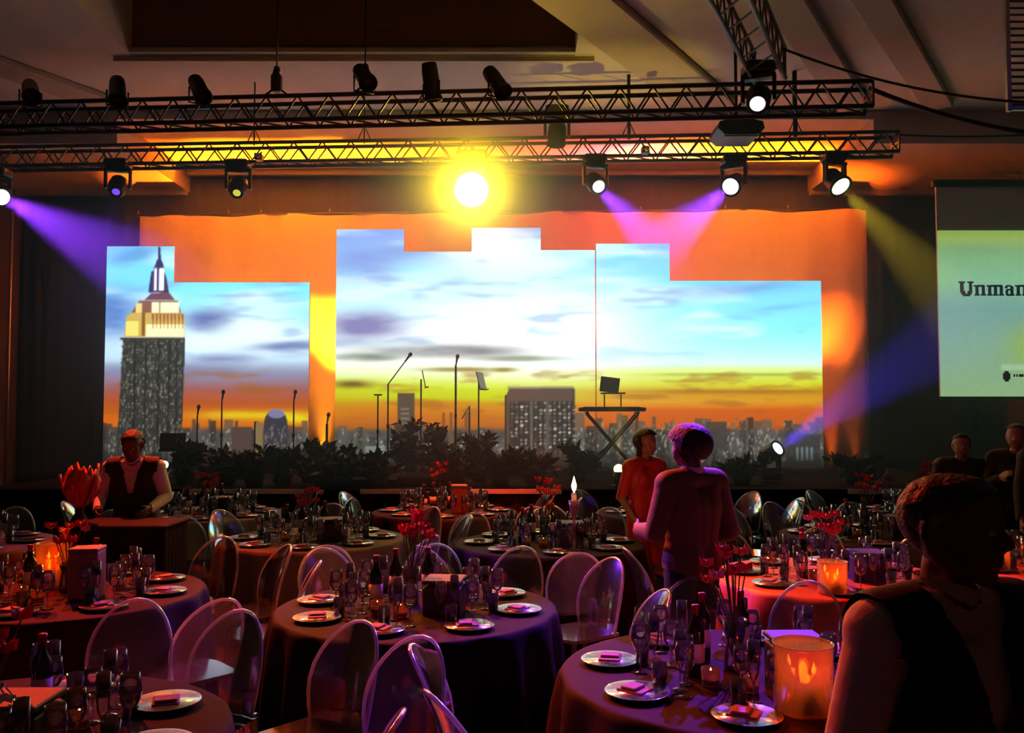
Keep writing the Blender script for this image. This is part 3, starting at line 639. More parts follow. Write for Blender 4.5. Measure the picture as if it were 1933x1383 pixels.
def lens_for(col):
    if col not in LC: LC[col] = emit('lens_par_%d' % len(LC), col, 1.5)
    return LC[col]
def t1d(px): return on_line(T1A, T1B, px).y - .34
par_can(58, 172, t1d(58), (-1.8, 4.2, .7), 'black can on the upper truss, leftmost of the row', RED, PW_RED, 34)
par_can(222, 172, t1d(222), (-2.6, 6.2, .7), 'black can on the upper truss, second from the left', RED, PW_RED, 34)
par_can(376, 168, t1d(376), (-.4, 5.6, .7), 'black can on the upper truss, just left of the motor chain', ORG, PW_RED * .9, 34)
par_can(687, 145, t1d(687), (1.2, 4.0, .6), 'tall black can on the upper truss above the yellow light streak', RED, PW_RED * 1.3, 40)
par_can(814, 155, t1d(814), (-.3, 10.0, .7), 'black can on the upper truss, left of its two neighbours near the middle', RED, PW_RED, 38)
par_can(937, 155, t1d(937), (2.3, 6.2, .7), 'rounded black can on the upper truss, rightmost of the row', ORG, PW_RED, 34)
# chain hoists and drop wires
for px, d, ztop in ((515, t1d(515), ZM), (684, t1d(684), ZM)):
    p = on_line(T1A, T1B, px) + Vector((0, 0, .03)); o = thing('chain_hoist', 'black motor hoist hanging from a chain on the upper truss, ' + ('left of the tall can' if px < 600 else 'beside the tall can'), 'hoist', (p.x, p.y, p.z))
    MB().cbox((0, 0, .16), (.11, .11, .20), .02).lathe([(.05, .26), (.03, .34)], 8).build('motor', M_black, o)
    MB().tube([(0, 0, .34), (0, 0, ZR - p.z - .0 if px > 400 else 1)], .009, 6).build('chain', M_blackm, o)
    MB().tube([(-.16, 0, 0), (0, 0, .12), (.16, 0, 0)], .012, 6).build('sling', M_rubber, o)
for px, k in ((473, 0), (684, 1), (1190, 2), (1508, 3)):
    a = on_line(T1A, T1B, px); b = on_line(T2A, T2B, px)
    o = thing('drop_line', ['thin steel line dropping to the lower truss near the small camera', 'thin steel line dropping to the lower truss left of the yellow light', 'short steel post between the trusses above the violet lamp', 'thick strap crossing between the trusses by the projector'][k], 'cable', (b.x, b.y, b.z))
    top = ZT - b.z if b.y > YR else ZM - b.z
    MB().tube([(0, 0, 0), (0, 0, top)], (.012, .010, .022, .03)[k], 6).build('line', M_rubber, o)
    MB().tube([(-.1, 0, .02), (0, 0, .25), (.1, 0, .02)], .010, 6).build('sling', M_rubber, o)
# projector slung from the truss
p = P(1390, 250, 10.9); o = thing('projector', 'flat grey projector slung under the trusses above the right screen', 'projector', p)
MB().prism([(-.28, -.02), (-.20, -.10), (.20, -.10), (.28, -.02), (.26, .06), (.10, .10), (-.10, .10), (-.26, .06)], -.25, .25).build('body', M_black, o)
MB().box((0, 0, -.105), (.40, .42, .012)).build('underside', M_grey, o)
MB().lathe([(.055, 0), (.055, .05), (.04, .055)], 14, zrot_to((0, 1, 0))).build('lens', M_black, o).location = (.1, .25, 0)
MB().tube([(0, 0, .1), (0, 0, ZM - p.z)], .02, 8).build('pole', M_blackm, o)
for px, py, lab in ((489, 297, 'small pale camera clamped to the lower truss on the left'), (1218, 284, 'small pale camera clamped to the lower truss on the right')):
    p = P(px, py, truss2_d(px) + .1); o = thing('truss_camera', lab, 'camera', p)
    MB().cbox((0, 0, 0), (.10, .14, .09), .012).build('body', M_black, o); MB().lathe([(.03, .0), (.03, .03), (.02, .032)], 12, zrot_to((0, -1, 0))).build('lens', M_tape, o).location = (.01, -.07, 0)
    MB().cbox((-.04, -.071, .02), (.014, .006, .06), .002).build('badge', M_tape, o)
    MB().tube([(0, 0, .04), (0, .12, .10)], .012, 6).build('clamp', M_blackm, o)
# hanging cables at the right
def cable(pts, r, lab, sag=.0):
    A, B = P(*pts[0]), P(*pts[-1]); ps = []
    for i in range(25):
        t = i / 24; q = A.lerp(B, t); q.z -= sag * 4 * t * (1 - t); ps.append(q)
    o = tag(MB().tube(ps, r, 6).build('power_cable', M_rubber), lab, 'cable'); return o
cable([(1478, 92, 8.6), (1990, 195, 8.0)], .012, 'thin black cable sagging from the right truss towards the wall', .12)
cable([(1640, 166, 9.2), (2050, 262, 8.6)], .024, 'thick black cable drooping from the end of the upper truss', .10)
cable([(1690, 254, 11.6), (2050, 246, 11.0)], .014, 'black cable running level from the end of the lower truss', .05)
# louvred vent at the right edge
p = ceil_pt(1955, 105, ZM - .02); o = thing('ceiling_vent', 'louvred dark vent at the upper right edge of the ceiling', 'vent', P(1965, 100, 8.2))
MB().cbox((-.31, 0, 0), (.04, .05, 1.1), .005).cbox((0, 0, .55), (.6, .05, .04), .005).cbox((0, 0, -.52), (.6, .05, .04), .005).build('frame', M_alu, o)
for i in range(16): MB().box((0, .01, -.48 + i * .065), (.58, .05, .012), Matrix.Rotation(.6, 3, 'X')).build('slat', M_louvre, o)
# drape upright at the left edge
o = thing('drape_upright', 'thin pale metal upright standing in front of the black drape at left', 'pole', (XD(14, 14.2, 2), 14.2, 0))
MB().tube([(0, 0, .02), (0, 0, P(14, 400, 14.2).z)], .022, 8).build('pole', M_alu, o); MB().cbox((0, 0, .01), (.4, .4, .02), .004).build('base_plate', M_blackm, o)

# ------------------------------------------------------------------ band equipment on the stage
def stand_base(o, h=.03):
    for k in range(3):
        a = 2 * PI * k / 3 + .4; MB().tube([(0, 0, .16), (.26 * math.cos(a), .26 * math.sin(a), .012)], .010, 6).build('leg', M_blackm, o)
def mic_stand(px, top, d, label, boom=None, r=.012, mic=True, cross=0):
    x = XD(px, d, 1.5); zt = P(px, top, d).z; o = thing('microphone_stand', label, 'microphone stand', (x, d, SZ))
    H = zt - SZ; stand_base(o)
    MB().tube([(0, 0, .10), (0, 0, H)], r, 8).build('pole', M_blackm, o); MB().lathe([(.02, -.03), (.022, 0), (.02, .03)], 8).build('clutch', M_blackm, o).location = (0, 0, H * .55)
    tip = Vector((0, 0, H)); dr = Vector((.1, -.1, .5))
    if boom:
        e = P(*boom, d - .15) - Vector((x, d, SZ)); MB().tube([(0, 0, H), e], .009, 6).build('boom', M_blackm, o); dr = (e - tip).normalized(); tip = e
    if cross: MB().tube([(-cross, 0, H), (cross, 0, H)], .012, 6).build('crossbar', M_blackm, o)
    if mic:
        R_ = zrot_to(dr); m = MB().lathe([(.010, 0), (.016, .10), (.016, .11)], 10, R_).build('microphone', M_black, o); m.location = tip
        g_ = MB().lathe([(.018, .11), (.028, .13), (.028, .15), (.018, .172), (.001, .178)], 10, R_).build('grille', M_darkalu, m)
    return o
mic_stand(372, 785, 13.4, 'plain microphone stand before the left screen, right of the projected tower')
mic_stand(418, 757, 13.2, 'tall microphone stand before the middle of the left screen')
mic_stand(481, 795, 13.5, 'short microphone stand before the pale slab on the left screen', mic=False)
mic_stand(554, 757, 13.2, 'microphone stand near the right end of the left screen')
mic_stand(617, 800, 13.1, 'thick microphone stand in the gap between left and middle screens', r=.02)
mic_stand(713, 745, 13.3, 'stand with a short crossbar at the left of the middle screen', mic=False, cross=.06)
mic_stand(732, 725, 13.0, 'boom stand reaching up to the right before the middle screen', (764, 683))
mic_stand(860, 690, 13.2, 'tallest straight microphone stand before the middle screen', r=.016)
mic_stand(886, 766, 13.6, 'low stand with a boom leaning left of the tall block', (872, 790), mic=False)
def music_stand(px, top, bot, wpx, d, yaw, label, lean=.3, lit=None):
    x = XD(px, d, 1.5); o = thing('music_stand', label, 'music stand', (x, d, SZ), yaw)
    zt, zb = P(px, top, d).z - SZ, P(px, bot, d).z - SZ; stand_base(o); W = wpx
    R_ = Matrix.Rotation(-lean, 3, 'X')
    MB().tube([(0, .02, .10), (0, .02, (zt + zb) / 2)], .012, 8).build('pole', M_blackm, o)
    MB().cbox((0, -.02, (zt + zb) / 2), (W, .012, (zt - zb) / math.cos(lean)), .004, R_).build('desk', M_blackm, o)
    MB().cbox((0, -.06, zb + .01), (W, .06, .012), .003, R_).build('ledge', M_blackm, o)
    return o
music_stand(327, 817, 852, .36, 12.6, 0, 'music stand with a dark square desk before the projected tower', .15)
music_stand(797, 699, 732, .40, 13.0, PI / 2 + .1, 'music stand seen edge-on, left of the tallest straight stand', .2)
music_stand(906, 702, 736, .40, 12.9, PI / 2 - .2, 'music stand seen edge-on, right of the tallest straight stand', .25)
# keyboard stand with keyboard and laptop
kx = XD(1155, 13.0, 1.9); kz = P(1155, 769, 13.0).z
o = thing('keyboard_stand', 'black crossed keyboard stand before the right screen', 'stand', (kx, 13.0, SZ)); hk = kz - SZ - .09
for sy in (-.16, .16):
    MB().tube([(-.42, sy, .02), (.36, sy, hk)], .016, 8).build('leg', M_blackm, o); MB().tube([(.42, sy, .02), (-.36, sy, hk)], .016, 8).build('leg', M_blackm, o)
for xx_ in (-.36, .36): MB().tube([(xx_, -.2, hk + .016), (xx_, .2, hk + .016)], .016, 8).build('rest', M_blackm, o)
o = thing('keyboard', 'dark electronic keyboard lying on its stand before the right screen', 'keyboard', (kx, 13.0, SZ + hk + .034))
MB().cbox((0, 0, .03), (.95, .30, .06), .012).build('body', M_black, o)
for i in range(24): MB().cbox((-.40 + i * .034, -.09, .064), (.031, .12, .010), .002).build('key', M_tape, o)
o = thing('laptop', 'open dark laptop raised above the keyboard before the right screen', 'laptop', (kx, 13.05, SZ + hk + .095))
zt, zb = P(1155, 711, 13.0).z, P(1155, 740, 13.0).z; b0 = SZ + hk + .095
MB().tube([(-.10, .02, 0), (-.10, .02, zb - b0 - .03)], .010, 6).build('riser_leg', M_blackm, o); MB().tube([(.14, .02, 0), (.14, .02, zb - b0 - .03)], .010, 6).build('riser_leg', M_blackm, o)
MB().cbox((.02, -.02, zb - b0 - .015), (.34, .26, .022), .005).build('base', M_black, o)
MB().cbox((-.01, .12, (zt + zb) / 2 - b0), (.28, .014, zt - zb), .004, Matrix.Rotation(.12, 3, 'Y')).build('screen_lid', M_black, o)
# dark shrubs along the stage
def shrub(px, d, h, wd, label, seed, pot=True):
    rg = random.Random(seed); x = XD(px, d, 1.2); o = thing('potted_shrub', label, 'plant', (x, d, SZ))
    MB().lathe([(.09, 0), (.11, .02), (.13, .13), (.14, .14), (.12, .14), (.11, .11)], 14).build('pot', M_pot, o)
    st_ = MB(); fol = MB()
    for k in range(12):
        a = rg.uniform(0, 2 * PI); tip = Vector((math.cos(a) * wd * rg.uniform(.2, 1.1), math.sin(a) * wd * .7 * rg.uniform(.2, .9), h * rg.uniform(.25, 1))); 
        mid = Vector((tip.x * .3, tip.y * .3, tip.z * .55 + .08))
        MB().tube([(0, 0, .12), mid, tip], [.012, .008, .004], 5).build('stem', M_stem, o)
        for j in range(34):
            t = rg.uniform(.25, 1.05); b_ = (mid.lerp(tip, (t - .5) * 2) if t > .5 else Vector((0, 0, .12)).lerp(mid, t * 2))
            q = Vector((rg.uniform(-1, 1), rg.uniform(-1, 1), rg.uniform(-.3, 1))).normalized(); L_ = rg.uniform(.09, .2); s_ = q.orthogonal().normalized() * L_ * .22
            s_ = Matrix.Rotation(rg.uniform(0, 6.28), 3, q) @ s_
            fol.add([b_, b_ + q * L_ * .45 + s_, b_ + q * L_, b_ + q * L_ * .45 - s_], [(0, 1, 2, 3)])
    f_ = fol.build('foliage', M_leaf, o); f_['kind'] = 'stuff'
    return o
for k, (px, d, h, wd, lab) in enumerate([(350, 12.0, .55, .30, 'right of the small warm lamp'), (430, 11.9, .42, .35, 'at the foot of the left screen'), (535, 11.8, .45, .34, 'below the domed block on the left screen'), (585, 12.3, .55, .30, 'in the gap between the left and middle screens'),
      (655, 11.7, .50, .36, 'at the left foot of the middle screen'), (770, 12.9, .80, .32, 'behind the low stage platform'), (830, 12.6, .78, .40, 'tall and dense under the tallest straight stand'), (905, 12.2, .62, .36, 'left of the projected pale office block'),
      (1010, 11.6, .40, .34, 'low at the foot of the pale office block'), (1090, 12.4, .50, .30, 'left of the yellow floor beam'), (1400, 11.9, .30, .34, 'left of the tilted blue floor light'), (1610, 12.0, .32, .40, 'at the right end of the backdrop'), (480, 11.6, .40, .38, 'between two others before the left screen'), (610, 11.5, .42, .40, 'nearest the edge before the gap'), (715, 11.5, .40, .36, 'on the edge before the low platform'), (945, 11.7, .45, .40, 'on the edge before the office block'), (860, 11.5, .48, .42, 'on the edge below the tallest stand'), (390, 12.3, .5, .36, 'behind the small warm lamp')]):
    shrub(px, d, h, wd, 'dark leafy potted shrub on the stage ' + lab, 100 + k)

# ------------------------------------------------------------------ tables
TZ = 0.75; TR = 0.80
TABLES = [  # x, y, cloth, phrase
    (-1.80, 3.15, 'dark', 'the bottom left corner table'), (1.02, 3.95, 'dark', 'the table beside the foreground man'),
    (-2.75, 5.65, 'dark', 'the second table at left'), (-.55, 5.25, 'black', 'the black front middle table'), (2.2, 6.2, 'orange', 'the orange table at right'),
    (-4.75, 7.7, 'orange', 'the orange table at far left'), (-1.75, 8.0, 'pale', 'the pale table left of middle'), (.32, 7.75, 'dark', 'the table with the tall candle'), (4.02, 6.5, 'orange', 'the right edge table'),
    (3.25, 8.2, 'dark', 'the dark table behind the orange one'), (-3.3, 9.9, 'pale', 'the pale table by the stage'), (-.75, 10.1, 'dark', 'the table against the stage front'), (1.75, 9.9, 'dark', 'the stage table below the keyboard'), (4.6, 9.95, 'dark', 'the far right stage table')]
CL = {'dark': M_clothdark, 'black': M_clothblack, 'pale': M_clothpale, 'orange': M_clothorange}; CN = {'dark': 'burgundy', 'black': 'black', 'pale': 'pale grey', 'orange': 'orange satin'}
def cloth_mesh(mat, seed):
    rg = random.Random(seed); ph = rg.uniform(0, 6); nf = rg.choice((13, 15, 17))
    prof = [(.0001, TZ + .004), (TR * .5, TZ + .004), (TR - .02, TZ + .004), (TR + .005, TZ - .002), (TR + .015, TZ - .03), (TR + .03, TZ - .15), (TR + .05, TZ - .40), (TR + .07, .006)]
    amp = [0, 0, 0, .002, .012, .03, .05, .06]
    return MB().lathe(prof, 96, None, True, lambda a, j: amp[j] * (math.sin(nf * a + ph) + .4 * math.sin(5 * a + ph * 2))).mesh('tablecloth', mat)
CLM = {}
for k, (x, y, c_, ph_) in enumerate(TABLES):
    if c_ not in CLM: CLM[c_] = cloth_mesh(CL[c_], k)
    t = thing('banquet_table', 'round banquet table under a ' + CN[c_] + ' cloth, ' + ph_, 'table', (x, y, 0), 0, 'round banquet tables')
    if k == 0:
        TTM = MB().lathe([(.0001, TZ - .03), (TR - .03, TZ - .03), (TR - .02, TZ - .015), (TR - .03, TZ), (.0001, TZ)], 40).mesh('tabletop', M_wood); TPM = MB().lathe([(.28, .0), (.28, .03), (.06, .06), (.05, TZ - .031)], 16).mesh('pedestal', M_blackm)
    mobj('tabletop', TTM, t); mobj('pedestal', TPM, t)
    mobj('tablecloth', CLM[c_], t, None, (0, 0, k * .7))

# one of each kind of thing on the tables
def make_chair():
    t = thing('acrylic_chair', 'x', 'chair')
    w2, dp = .20, .19; vs_ = []; N = 8
    mb = MB(); 
    pl = [(-.19, -.19), (.19, -.19), (.215, .10), (.19, .18), (.12, .21), (-.12, .21), (-.19, .18), (-.215, .10)]
    mb.add([(x, y, .445) for x, y in pl] + [(x * 1.0, y * 1.0, .465) for x, y in pl], [tuple(reversed(range(8))), tuple(range(8, 16))] + [(i, (i + 1) % 8, (i + 1) % 8 + 8, i + 8) for i in range(8)])
    mb.build('seat', M_acryl, t)
    hw = lambda v: (.205 * math.sqrt(max(0, 1 - ((v - .42) / .58) ** 2)) if v > .42 else .205 * (.86 + .14 * math.sin(v / .42 * PI / 2)))
    def bp(u, v, off=0):
        x = u * hw(v); return (x, -.195 - .11 * v * v - .02 * v + .055 * (x / .205) ** 2 * .8 + off, .45 + .45 * v)
    vsn = [0, .14, .28, .42, .56, .68, .78, .86, .92, .96, .985, 1.0]; us = [-1 + 2 * i / 8 for i in range(9)]
    mb = MB()
    for off in (-.005, .005): mb.add([bp(u, v, off) for v in vsn for u in us], [(j * 9 + i, j * 9 + i + 1, j * 9 + i + 10, j * 9 + i + 9) for j in range(len(vsn) - 1) for i in range(8)], True)
    b = mb.build('backrest', M_acryl, t)
    edge = [bp(-1, v) for v in vsn] + [bp(1, v) for v in reversed(vsn[:-1])]
    MB().tube(edge, .0095, 6).build('rim', M_rim, b)
    for x, y, x2, y2 in ((-.17, -.18, -.19, -.25), (.17, -.18, .19, -.25), (-.17, .16, -.18, .19), (.17, .16, .18, .19)):
        MB().tube([(x, y, .445), (x2, y2, .004)], [.019, .012], 8).build('leg', M_acryl, t)
    return t
chair0 = make_chair()
def proto(name, cat, parts):
    t = thing(name, 'x', cat)
    for nm, mb, mat in parts: mb.build(nm, mat, t)
    return t
wine0 = proto('wine_glass', 'glass', [('foot', MB().lathe([(.034, 0), (.034, .002), (.006, .006)], 14), M_glass), ('stem', MB().lathe([(.006, .006), (.0045, .04), (.005, .09)], 8), M_glass),
    ('bowl', MB().lathe([(.005, .09), (.025, .10), (.037, .125), (.040, .15), (.036, .19), (.032, .215), (.0305, .215), (.034, .19), (.038, .15)], 16), M_glass)])
tumb0 = proto('tumbler', 'glass', [('cup', MB().lathe([(.028, 0), (.034, .10), (.0325, .10), (.027, .006), (.0001, .006)], 14), M_glass)])
plate0 = proto('dinner_plate', 'plate', [('dish', MB().lathe([(.0001, .004), (.08, .004), (.095, .010), (.125, .020), (.128, .018), (.09, .002), (.06, 0), (.0001, 0)], 28), M_porc), ('rim', MB().lathe([(.1255, .0205), (.131, .0215), (.131, .0185), (.1265, .0175), (.1255, .0205)], 28), M_silver)])
def napkin_mb():
    mb = MB()
    for k, (w_, d_, z) in enumerate(((.11, .16, .006), (.10, .12, .016), (.085, .07, .026))):
        mb.cbox((0, -.01 * k, z), (w_, d_, .010), .004)
    return mb
napk0 = proto('folded_napkin', 'napkin', [('fold', napkin_mb(), M_linen)])
bott0 = proto('wine_bottle', 'bottle', [('body', MB().lathe([(.0001, .002), (.036, 0), (.0375, .01), (.0375, .185), (.033, .205), (.016, .235), (.0145, .285), (.0155, .288), (.0155, .297), (.012, .298)], 16), M_bottle), ('label', MB().lathe([(.0380, .06), (.0380, .14)], 16), M_paper), ('foil', MB().lathe([(.0152, .250), (.0158, .284), (.0165, .288), (.0165, .300), (.0001, .301)], 12), M_foil)])
box0 = proto('menu_box', 'box', [('body', MB().cbox((0, 0, .07), (.21, .21, .17), .006), M_box), ('lid', MB().cbox((0, 0, .181), (.218, .218, .022), .005), M_box)])
boxb0 = proto('menu_box', 'box', [('body', MB().cbox((0, 0, .14), (.17, .17, .28), .006), M_boxbrown), ('lid', MB().cbox((0, 0, .291), (.176, .176, .022), .005), M_boxbrown)])
cand0 = proto('votive_candle', 'candle', [('holder', MB().lathe([(.030, 0), (.036, .004), (.040, .075), (.038, .075), (.034, .010), (.0001, .010)], 14), M_amberglass), ('wax', MB().lathe([(.0001, .011), (.030, .011), (.031, .035), (.0001, .035)], 12), M_wax), ('flame', MB().lathe([(.0001, .036), (.006, .045), (.0075, .054), (.0001, .076)], 8), M_flame)])
def flowers(seed, tall):
    rg = random.Random(seed); t = thing('flower_vase', 'x', 'flowers')
    MB().lathe([(.045, 0), (.05, .01), (.04, .12), (.055, tall * .42), (.052, tall * .42), (.036, .12), (.0001, .012)], 16).build('vase', M_glass, t)
    for k in range(11):
        a = rg.uniform(0, 6.28); r = rg.uniform(.02, .13); tip = Vector((math.cos(a) * r, math.sin(a) * r, tall * rg.uniform(.72, 1.0)))
        s_ = MB().tube([(0, 0, .03), (tip.x * .25, tip.y * .25, tall * .42), tip], .003, 5).build('stem', M_stem, t)
        fl = MB()
        for p_ in range(7):
            b = 2 * PI * p_ / 7; dr = Vector((math.cos(b) * .8, math.sin(b) * .8, .65)).normalized(); L_ = rg.uniform(.035, .055); sd = dr.orthogonal().normalized() * L_ * .38
            fl.add([tip, tip + dr * L_ * .6 + sd, tip + dr * L_ + Vector((0, 0, .012)), tip + dr * L_ * .6 - sd], [(0, 1, 2, 3)])
        fl.ell(tip + Vector((0, 0, .012)), (.016, .016, .018), None, 8, 5)
        fl.build('bloom', M_petal if rg.random() < .7 else M_petalp, s_)
    return t
flow = [flowers(1, .40), flowers(2, .52)]
flut0 = proto('champagne_flute', 'glass', [('foot', MB().lathe([(.032, 0), (.032, .002), (.005, .006)], 14), M_glass), ('stem', MB().lathe([(.005, .006), (.004, .05), (.005, .08)], 8), M_glass),
    ('bowl', MB().lathe([(.005, .08), (.020, .11), (.026, .16), (.024, .24), (.0225, .24), (.0245, .16)], 14), M_glass)])
PROTOS = [flut0, chair0, wine0, tumb0, plate0, napk0, bott0, box0, boxb0, cand0] + flow
# people stand here; nothing else may
MEN = [(-3.22, 7.95), (1.25, 8.6), (1.10, 5.55), (.93, 1.95), (4.5, 8.6), (5.0, 8.1), (5.4, 7.6), (-2.95, 7.15)]
HERO = [(225, 4.45, .1), (375, 6.75, .2), (585, 4.02, .35), (708, 3.72, 1.2), (985, 3.85, -.25), (1085, 5.0, .9), (945, 6.2, .1), (1290, 6.5, .9), (70, 6.0, .7), (1300, 5.0, -.9), (1440, 9.0, .4), (1400, 3.1, -.4)]
chairs = []
def free(x, y, md=.47):
    return all((x - a) ** 2 + (y - b) ** 2 > md * md for a, b in chairs) and all((x - a) ** 2 + (y - b) ** 2 > .42 ** 2 for a, b in MEN) and all((x - a) ** 2 + (y - b) ** 2 > (TR + .29) ** 2 for a, b, _, _ in TABLES) and y < 10.85
def add_chair(x, y, rz, lab, grp):
    chairs.append((x, y)); dup(chair0, (x, y, 0), rz, lab, grp)
HL = ['round-backed clear chair with violet rim at the bottom left', 'clear chair with a yellow glint behind the left table', 'clear chair turned slightly, amber-lit, before the black table', 'clear chair seen edge-on with a violet sheen before the black table', 'clear chair with a pale rim right of the black table front',
      'clear chair glowing pink and orange at the right of the black table', 'clear amber-edged chair behind the black table', 'clear chair leaning behind the standing man in the tan jacket', 'clear chair at the left edge above the corner table', 'clear chair beside the legs of the man in the tan jacket', 'clear chair glinting amber and violet by the stage under the right screen', 'clear chair nearest the foreground man']
def near_table(x, y): return min(TABLES, key=lambda t: (t[0] - x) ** 2 + (t[1] - y) ** 2)
for (px, d, a), lab in zip(HERO, HL):
    x = XD(px, d, .7); t = near_table(x, d)
    q = Vector((x - t[0], d - t[1], 0)); 
    if q.length < TR + .32: q = q.normalized() * (TR + .33); x, d = t[0] + q.x, t[1] + q.y
    if not free(x, d, .40): continue
    add_chair(x, d, math.atan2(t[1] - d, t[0] - x) - PI / 2 + a * .5, lab, 'clear acrylic chairs')
OCT = ['right', 'back right', 'back', 'back left', 'left', 'front left', 'front', 'front right']
for k, (x, y, c_, ph_) in enumerate(TABLES):
    a0 = random.uniform(-.30, .30)
    for i in range(8):
        for tr in range(3):
            a = a0 + 2 * PI * i / 8 + (0, .22, -.22)[tr]; r = TR + .31 + random.uniform(0, .10); cx_, cy_ = x + r * math.cos(a), y + r * math.sin(a)
            if cy_ > 2.0 and free(cx_, cy_) and abs(cx_) < .62 * cy_ + .4:
                add_chair(cx_, cy_, a + PI / 2 + random.uniform(-.18, .18), 'clear acrylic chair at the %s seat of ' % OCT[i] + ph_, 'clear acrylic chairs'); break
    z = TZ + .0055
    for i in range(8):
        a = a0 + 2 * PI * i / 8; u, v_ = math.cos(a), math.sin(a); sx, sy = -v_, u; W_ = OCT[i] + ' seat of ' + ph_
        def at(r, s): return (x + u * r + sx * s, y + v_ * r + sy * s, z)
        dup(plate0, at(.60, 0), a, 'dark silver-rimmed plate at the ' + W_, 'dinner plates')
        dup(napk0, (at(.60, 0)[0], at(.60, 0)[1], z + .0065), a + random.uniform(-.5, .5), 'folded napkin on the plate, ' + W_, 'folded napkins')
        dup(wine0, at(.45, .11), a, 'outer wine glass at the ' + W_, 'wine glasses')
        dup(tumb0, at(.46, -.03), a, 'straight water tumbler at the ' + W_, 'tumblers')
        dup(wine0, at(.33, -.02), a, 'inner wine glass at the ' + W_, 'wine glasses', .92)
        dup(flut0, at(.40, .025), a, 'slim champagne flute at the ' + W_, 'champagne flutes')
    dup(flow[k % 2], (x - .04, y + .06, z), random.uniform(0, 6), 'glass vase of red and pink flowers on ' + ph_, 'flower vases')
    dup(boxb0 if k % 3 == 2 else box0, (x + .17, y - .13, z), random.uniform(-.15, .15), ('square brown box on ' if k % 3 == 2 else 'square black box on ') + ph_, 'boxes on the tables')
    for bx_, by_, wh in ((-.23, -.03, 'left of'), (.04, .27, 'behind'), (-.15, .22, 'behind left of')):
        dup(bott0, (x + bx_, y + by_, z), 0, 'dark wine bottle %s the flowers on ' % wh + ph_, 'wine bottles')
    for bx_, by_, wh in ((-.06, -.26, 'in front of'), (.25, .13, 'right of'), (-.20, -.18, 'front left of')):  # extra candles added so small flames give glints across the tables
        dup(cand0, (x + bx_, y + by_, z), 0, 'amber votive candle %s the flowers on ' % wh + ph_, 'votive candles')
def flame_lamp(o, loc, pw_):
    l = bpy.data.lights.new('flame_glow', 'POINT'); l.energy = pw_; l.color = (1, .32, .06); l.shadow_soft_size = .02
    q = bpy.data.objects.new('flame_glow', l); C.objects.link(q); q.parent = o; q.location = loc
def lantern(x, y, r, h, label):
    o = thing('hurricane_lantern', label, 'lantern', (x, y, TZ + .0055))
    MB().lathe([(r * .8, 0), (r, .01), (r, h - .01), (r * 1.04, h), (r * 1.0, h), (r * .96, h - .015), (r * .96, .02), (.0001, .02)], 28).build('glass', M_amberglass, o)
    for k in range(3):
        a = k * 2.1 + .5; hh = h * (.40, .52, .33)[k]; cx_, cy_ = r * .5 * math.cos(a), r * .5 * math.sin(a)
        c0 = MB().lathe([(.0001, .021), (.022, .021), (.023, .021 + hh), (.0001, .021 + hh)], 12).build('candle', M_wax, o, (cx_, cy_, 0))
        MB().lathe([(.0001, .024 + hh), (.007, .034 + hh), (.009, .046 + hh), (.0001, .074 + hh)], 8).build('flame', M_flame, c0)
    flame_lamp(o, (0, 0, h * .75), 2.2)
lantern(1.10, 3.45, .11, .26, 'wide amber glass lantern with candles beside the foreground man')
lantern(-2.95, 5.85, .11, .28, 'amber glass lantern glowing orange on the second table at left')
lantern(3.42, 6.42, .09, .24, 'amber glass lantern at the right edge behind the foreground man')
lantern(1.98, 5.62, .09, .20, 'low amber glass lantern on the orange table at right')
o = thing('tall_candle', 'tall red glass candle holder with a bright flame in front of the stage', 'candle', (.50, 7.30, TZ + .0055))
MB().lathe([(.06, 0), (.06, .008), (.012, .02), (.010, .26), (.03, .30), (.045, .40), (.043, .40), (.026, .305), (.0001, .30)], 16).build('holder', clear('red_glass', (.95, .25, .18), .06, 2.5, .12), o)
MB().lathe([(.0001, .305), (.020, .305), (.020, .46), (.0001, .46)], 12).build('candle', M_wax, o); MB().lathe([(.0001, .462), (.016, .49), (.022, .52), (.014, .55), (.0001, .60)], 10).build('flame', M_flame, o); flame_lamp(o, (0, 0, .66), 6)
for r in PROTOS:
    for ch in list(r.children):
        for g in list(ch.children): bpy.data.objects.remove(g)
        bpy.data.objects.remove(ch)
    bpy.data.objects.remove(r)

# bar counter in front of the waiter, with an arrangement of orange sheets and drums
o = thing('bar_counter', 'small counter draped in dark red cloth in front of the left waiter', 'counter', (-2.95, 7.0, 0))
mb = MB(); vs_ = []; n = 80
for i in range(n):
    t = i / n * 4; sd = int(t); q = t - sd; cx_, cy_ = [(-.36 + .72 * q, -.24), (.36, -.24 + .48 * q), (.36 - .72 * q, .24), (-.36, .24 - .48 * q)][sd]
    a = .012 * math.sin(i * 2.1); nn = [(0, -1), (1, 0), (0, 1), (-1, 0)][sd]
    vs_ += [(cx_ + nn[0] * a, cy_ + nn[1] * a, .006), (cx_, cy_, 1.0)]
mb.add(vs_, [(2 * i, (2 * i + 2) % (2 * n), (2 * i + 3) % (2 * n), 2 * i + 1) for i in range(n)], True); mb.build('cloth_skirt', M_clothdark, o)
MB().cbox((0, 0, 1.013), (.76, .52, .025), .008).build('counter_top', M_clothdark, o)
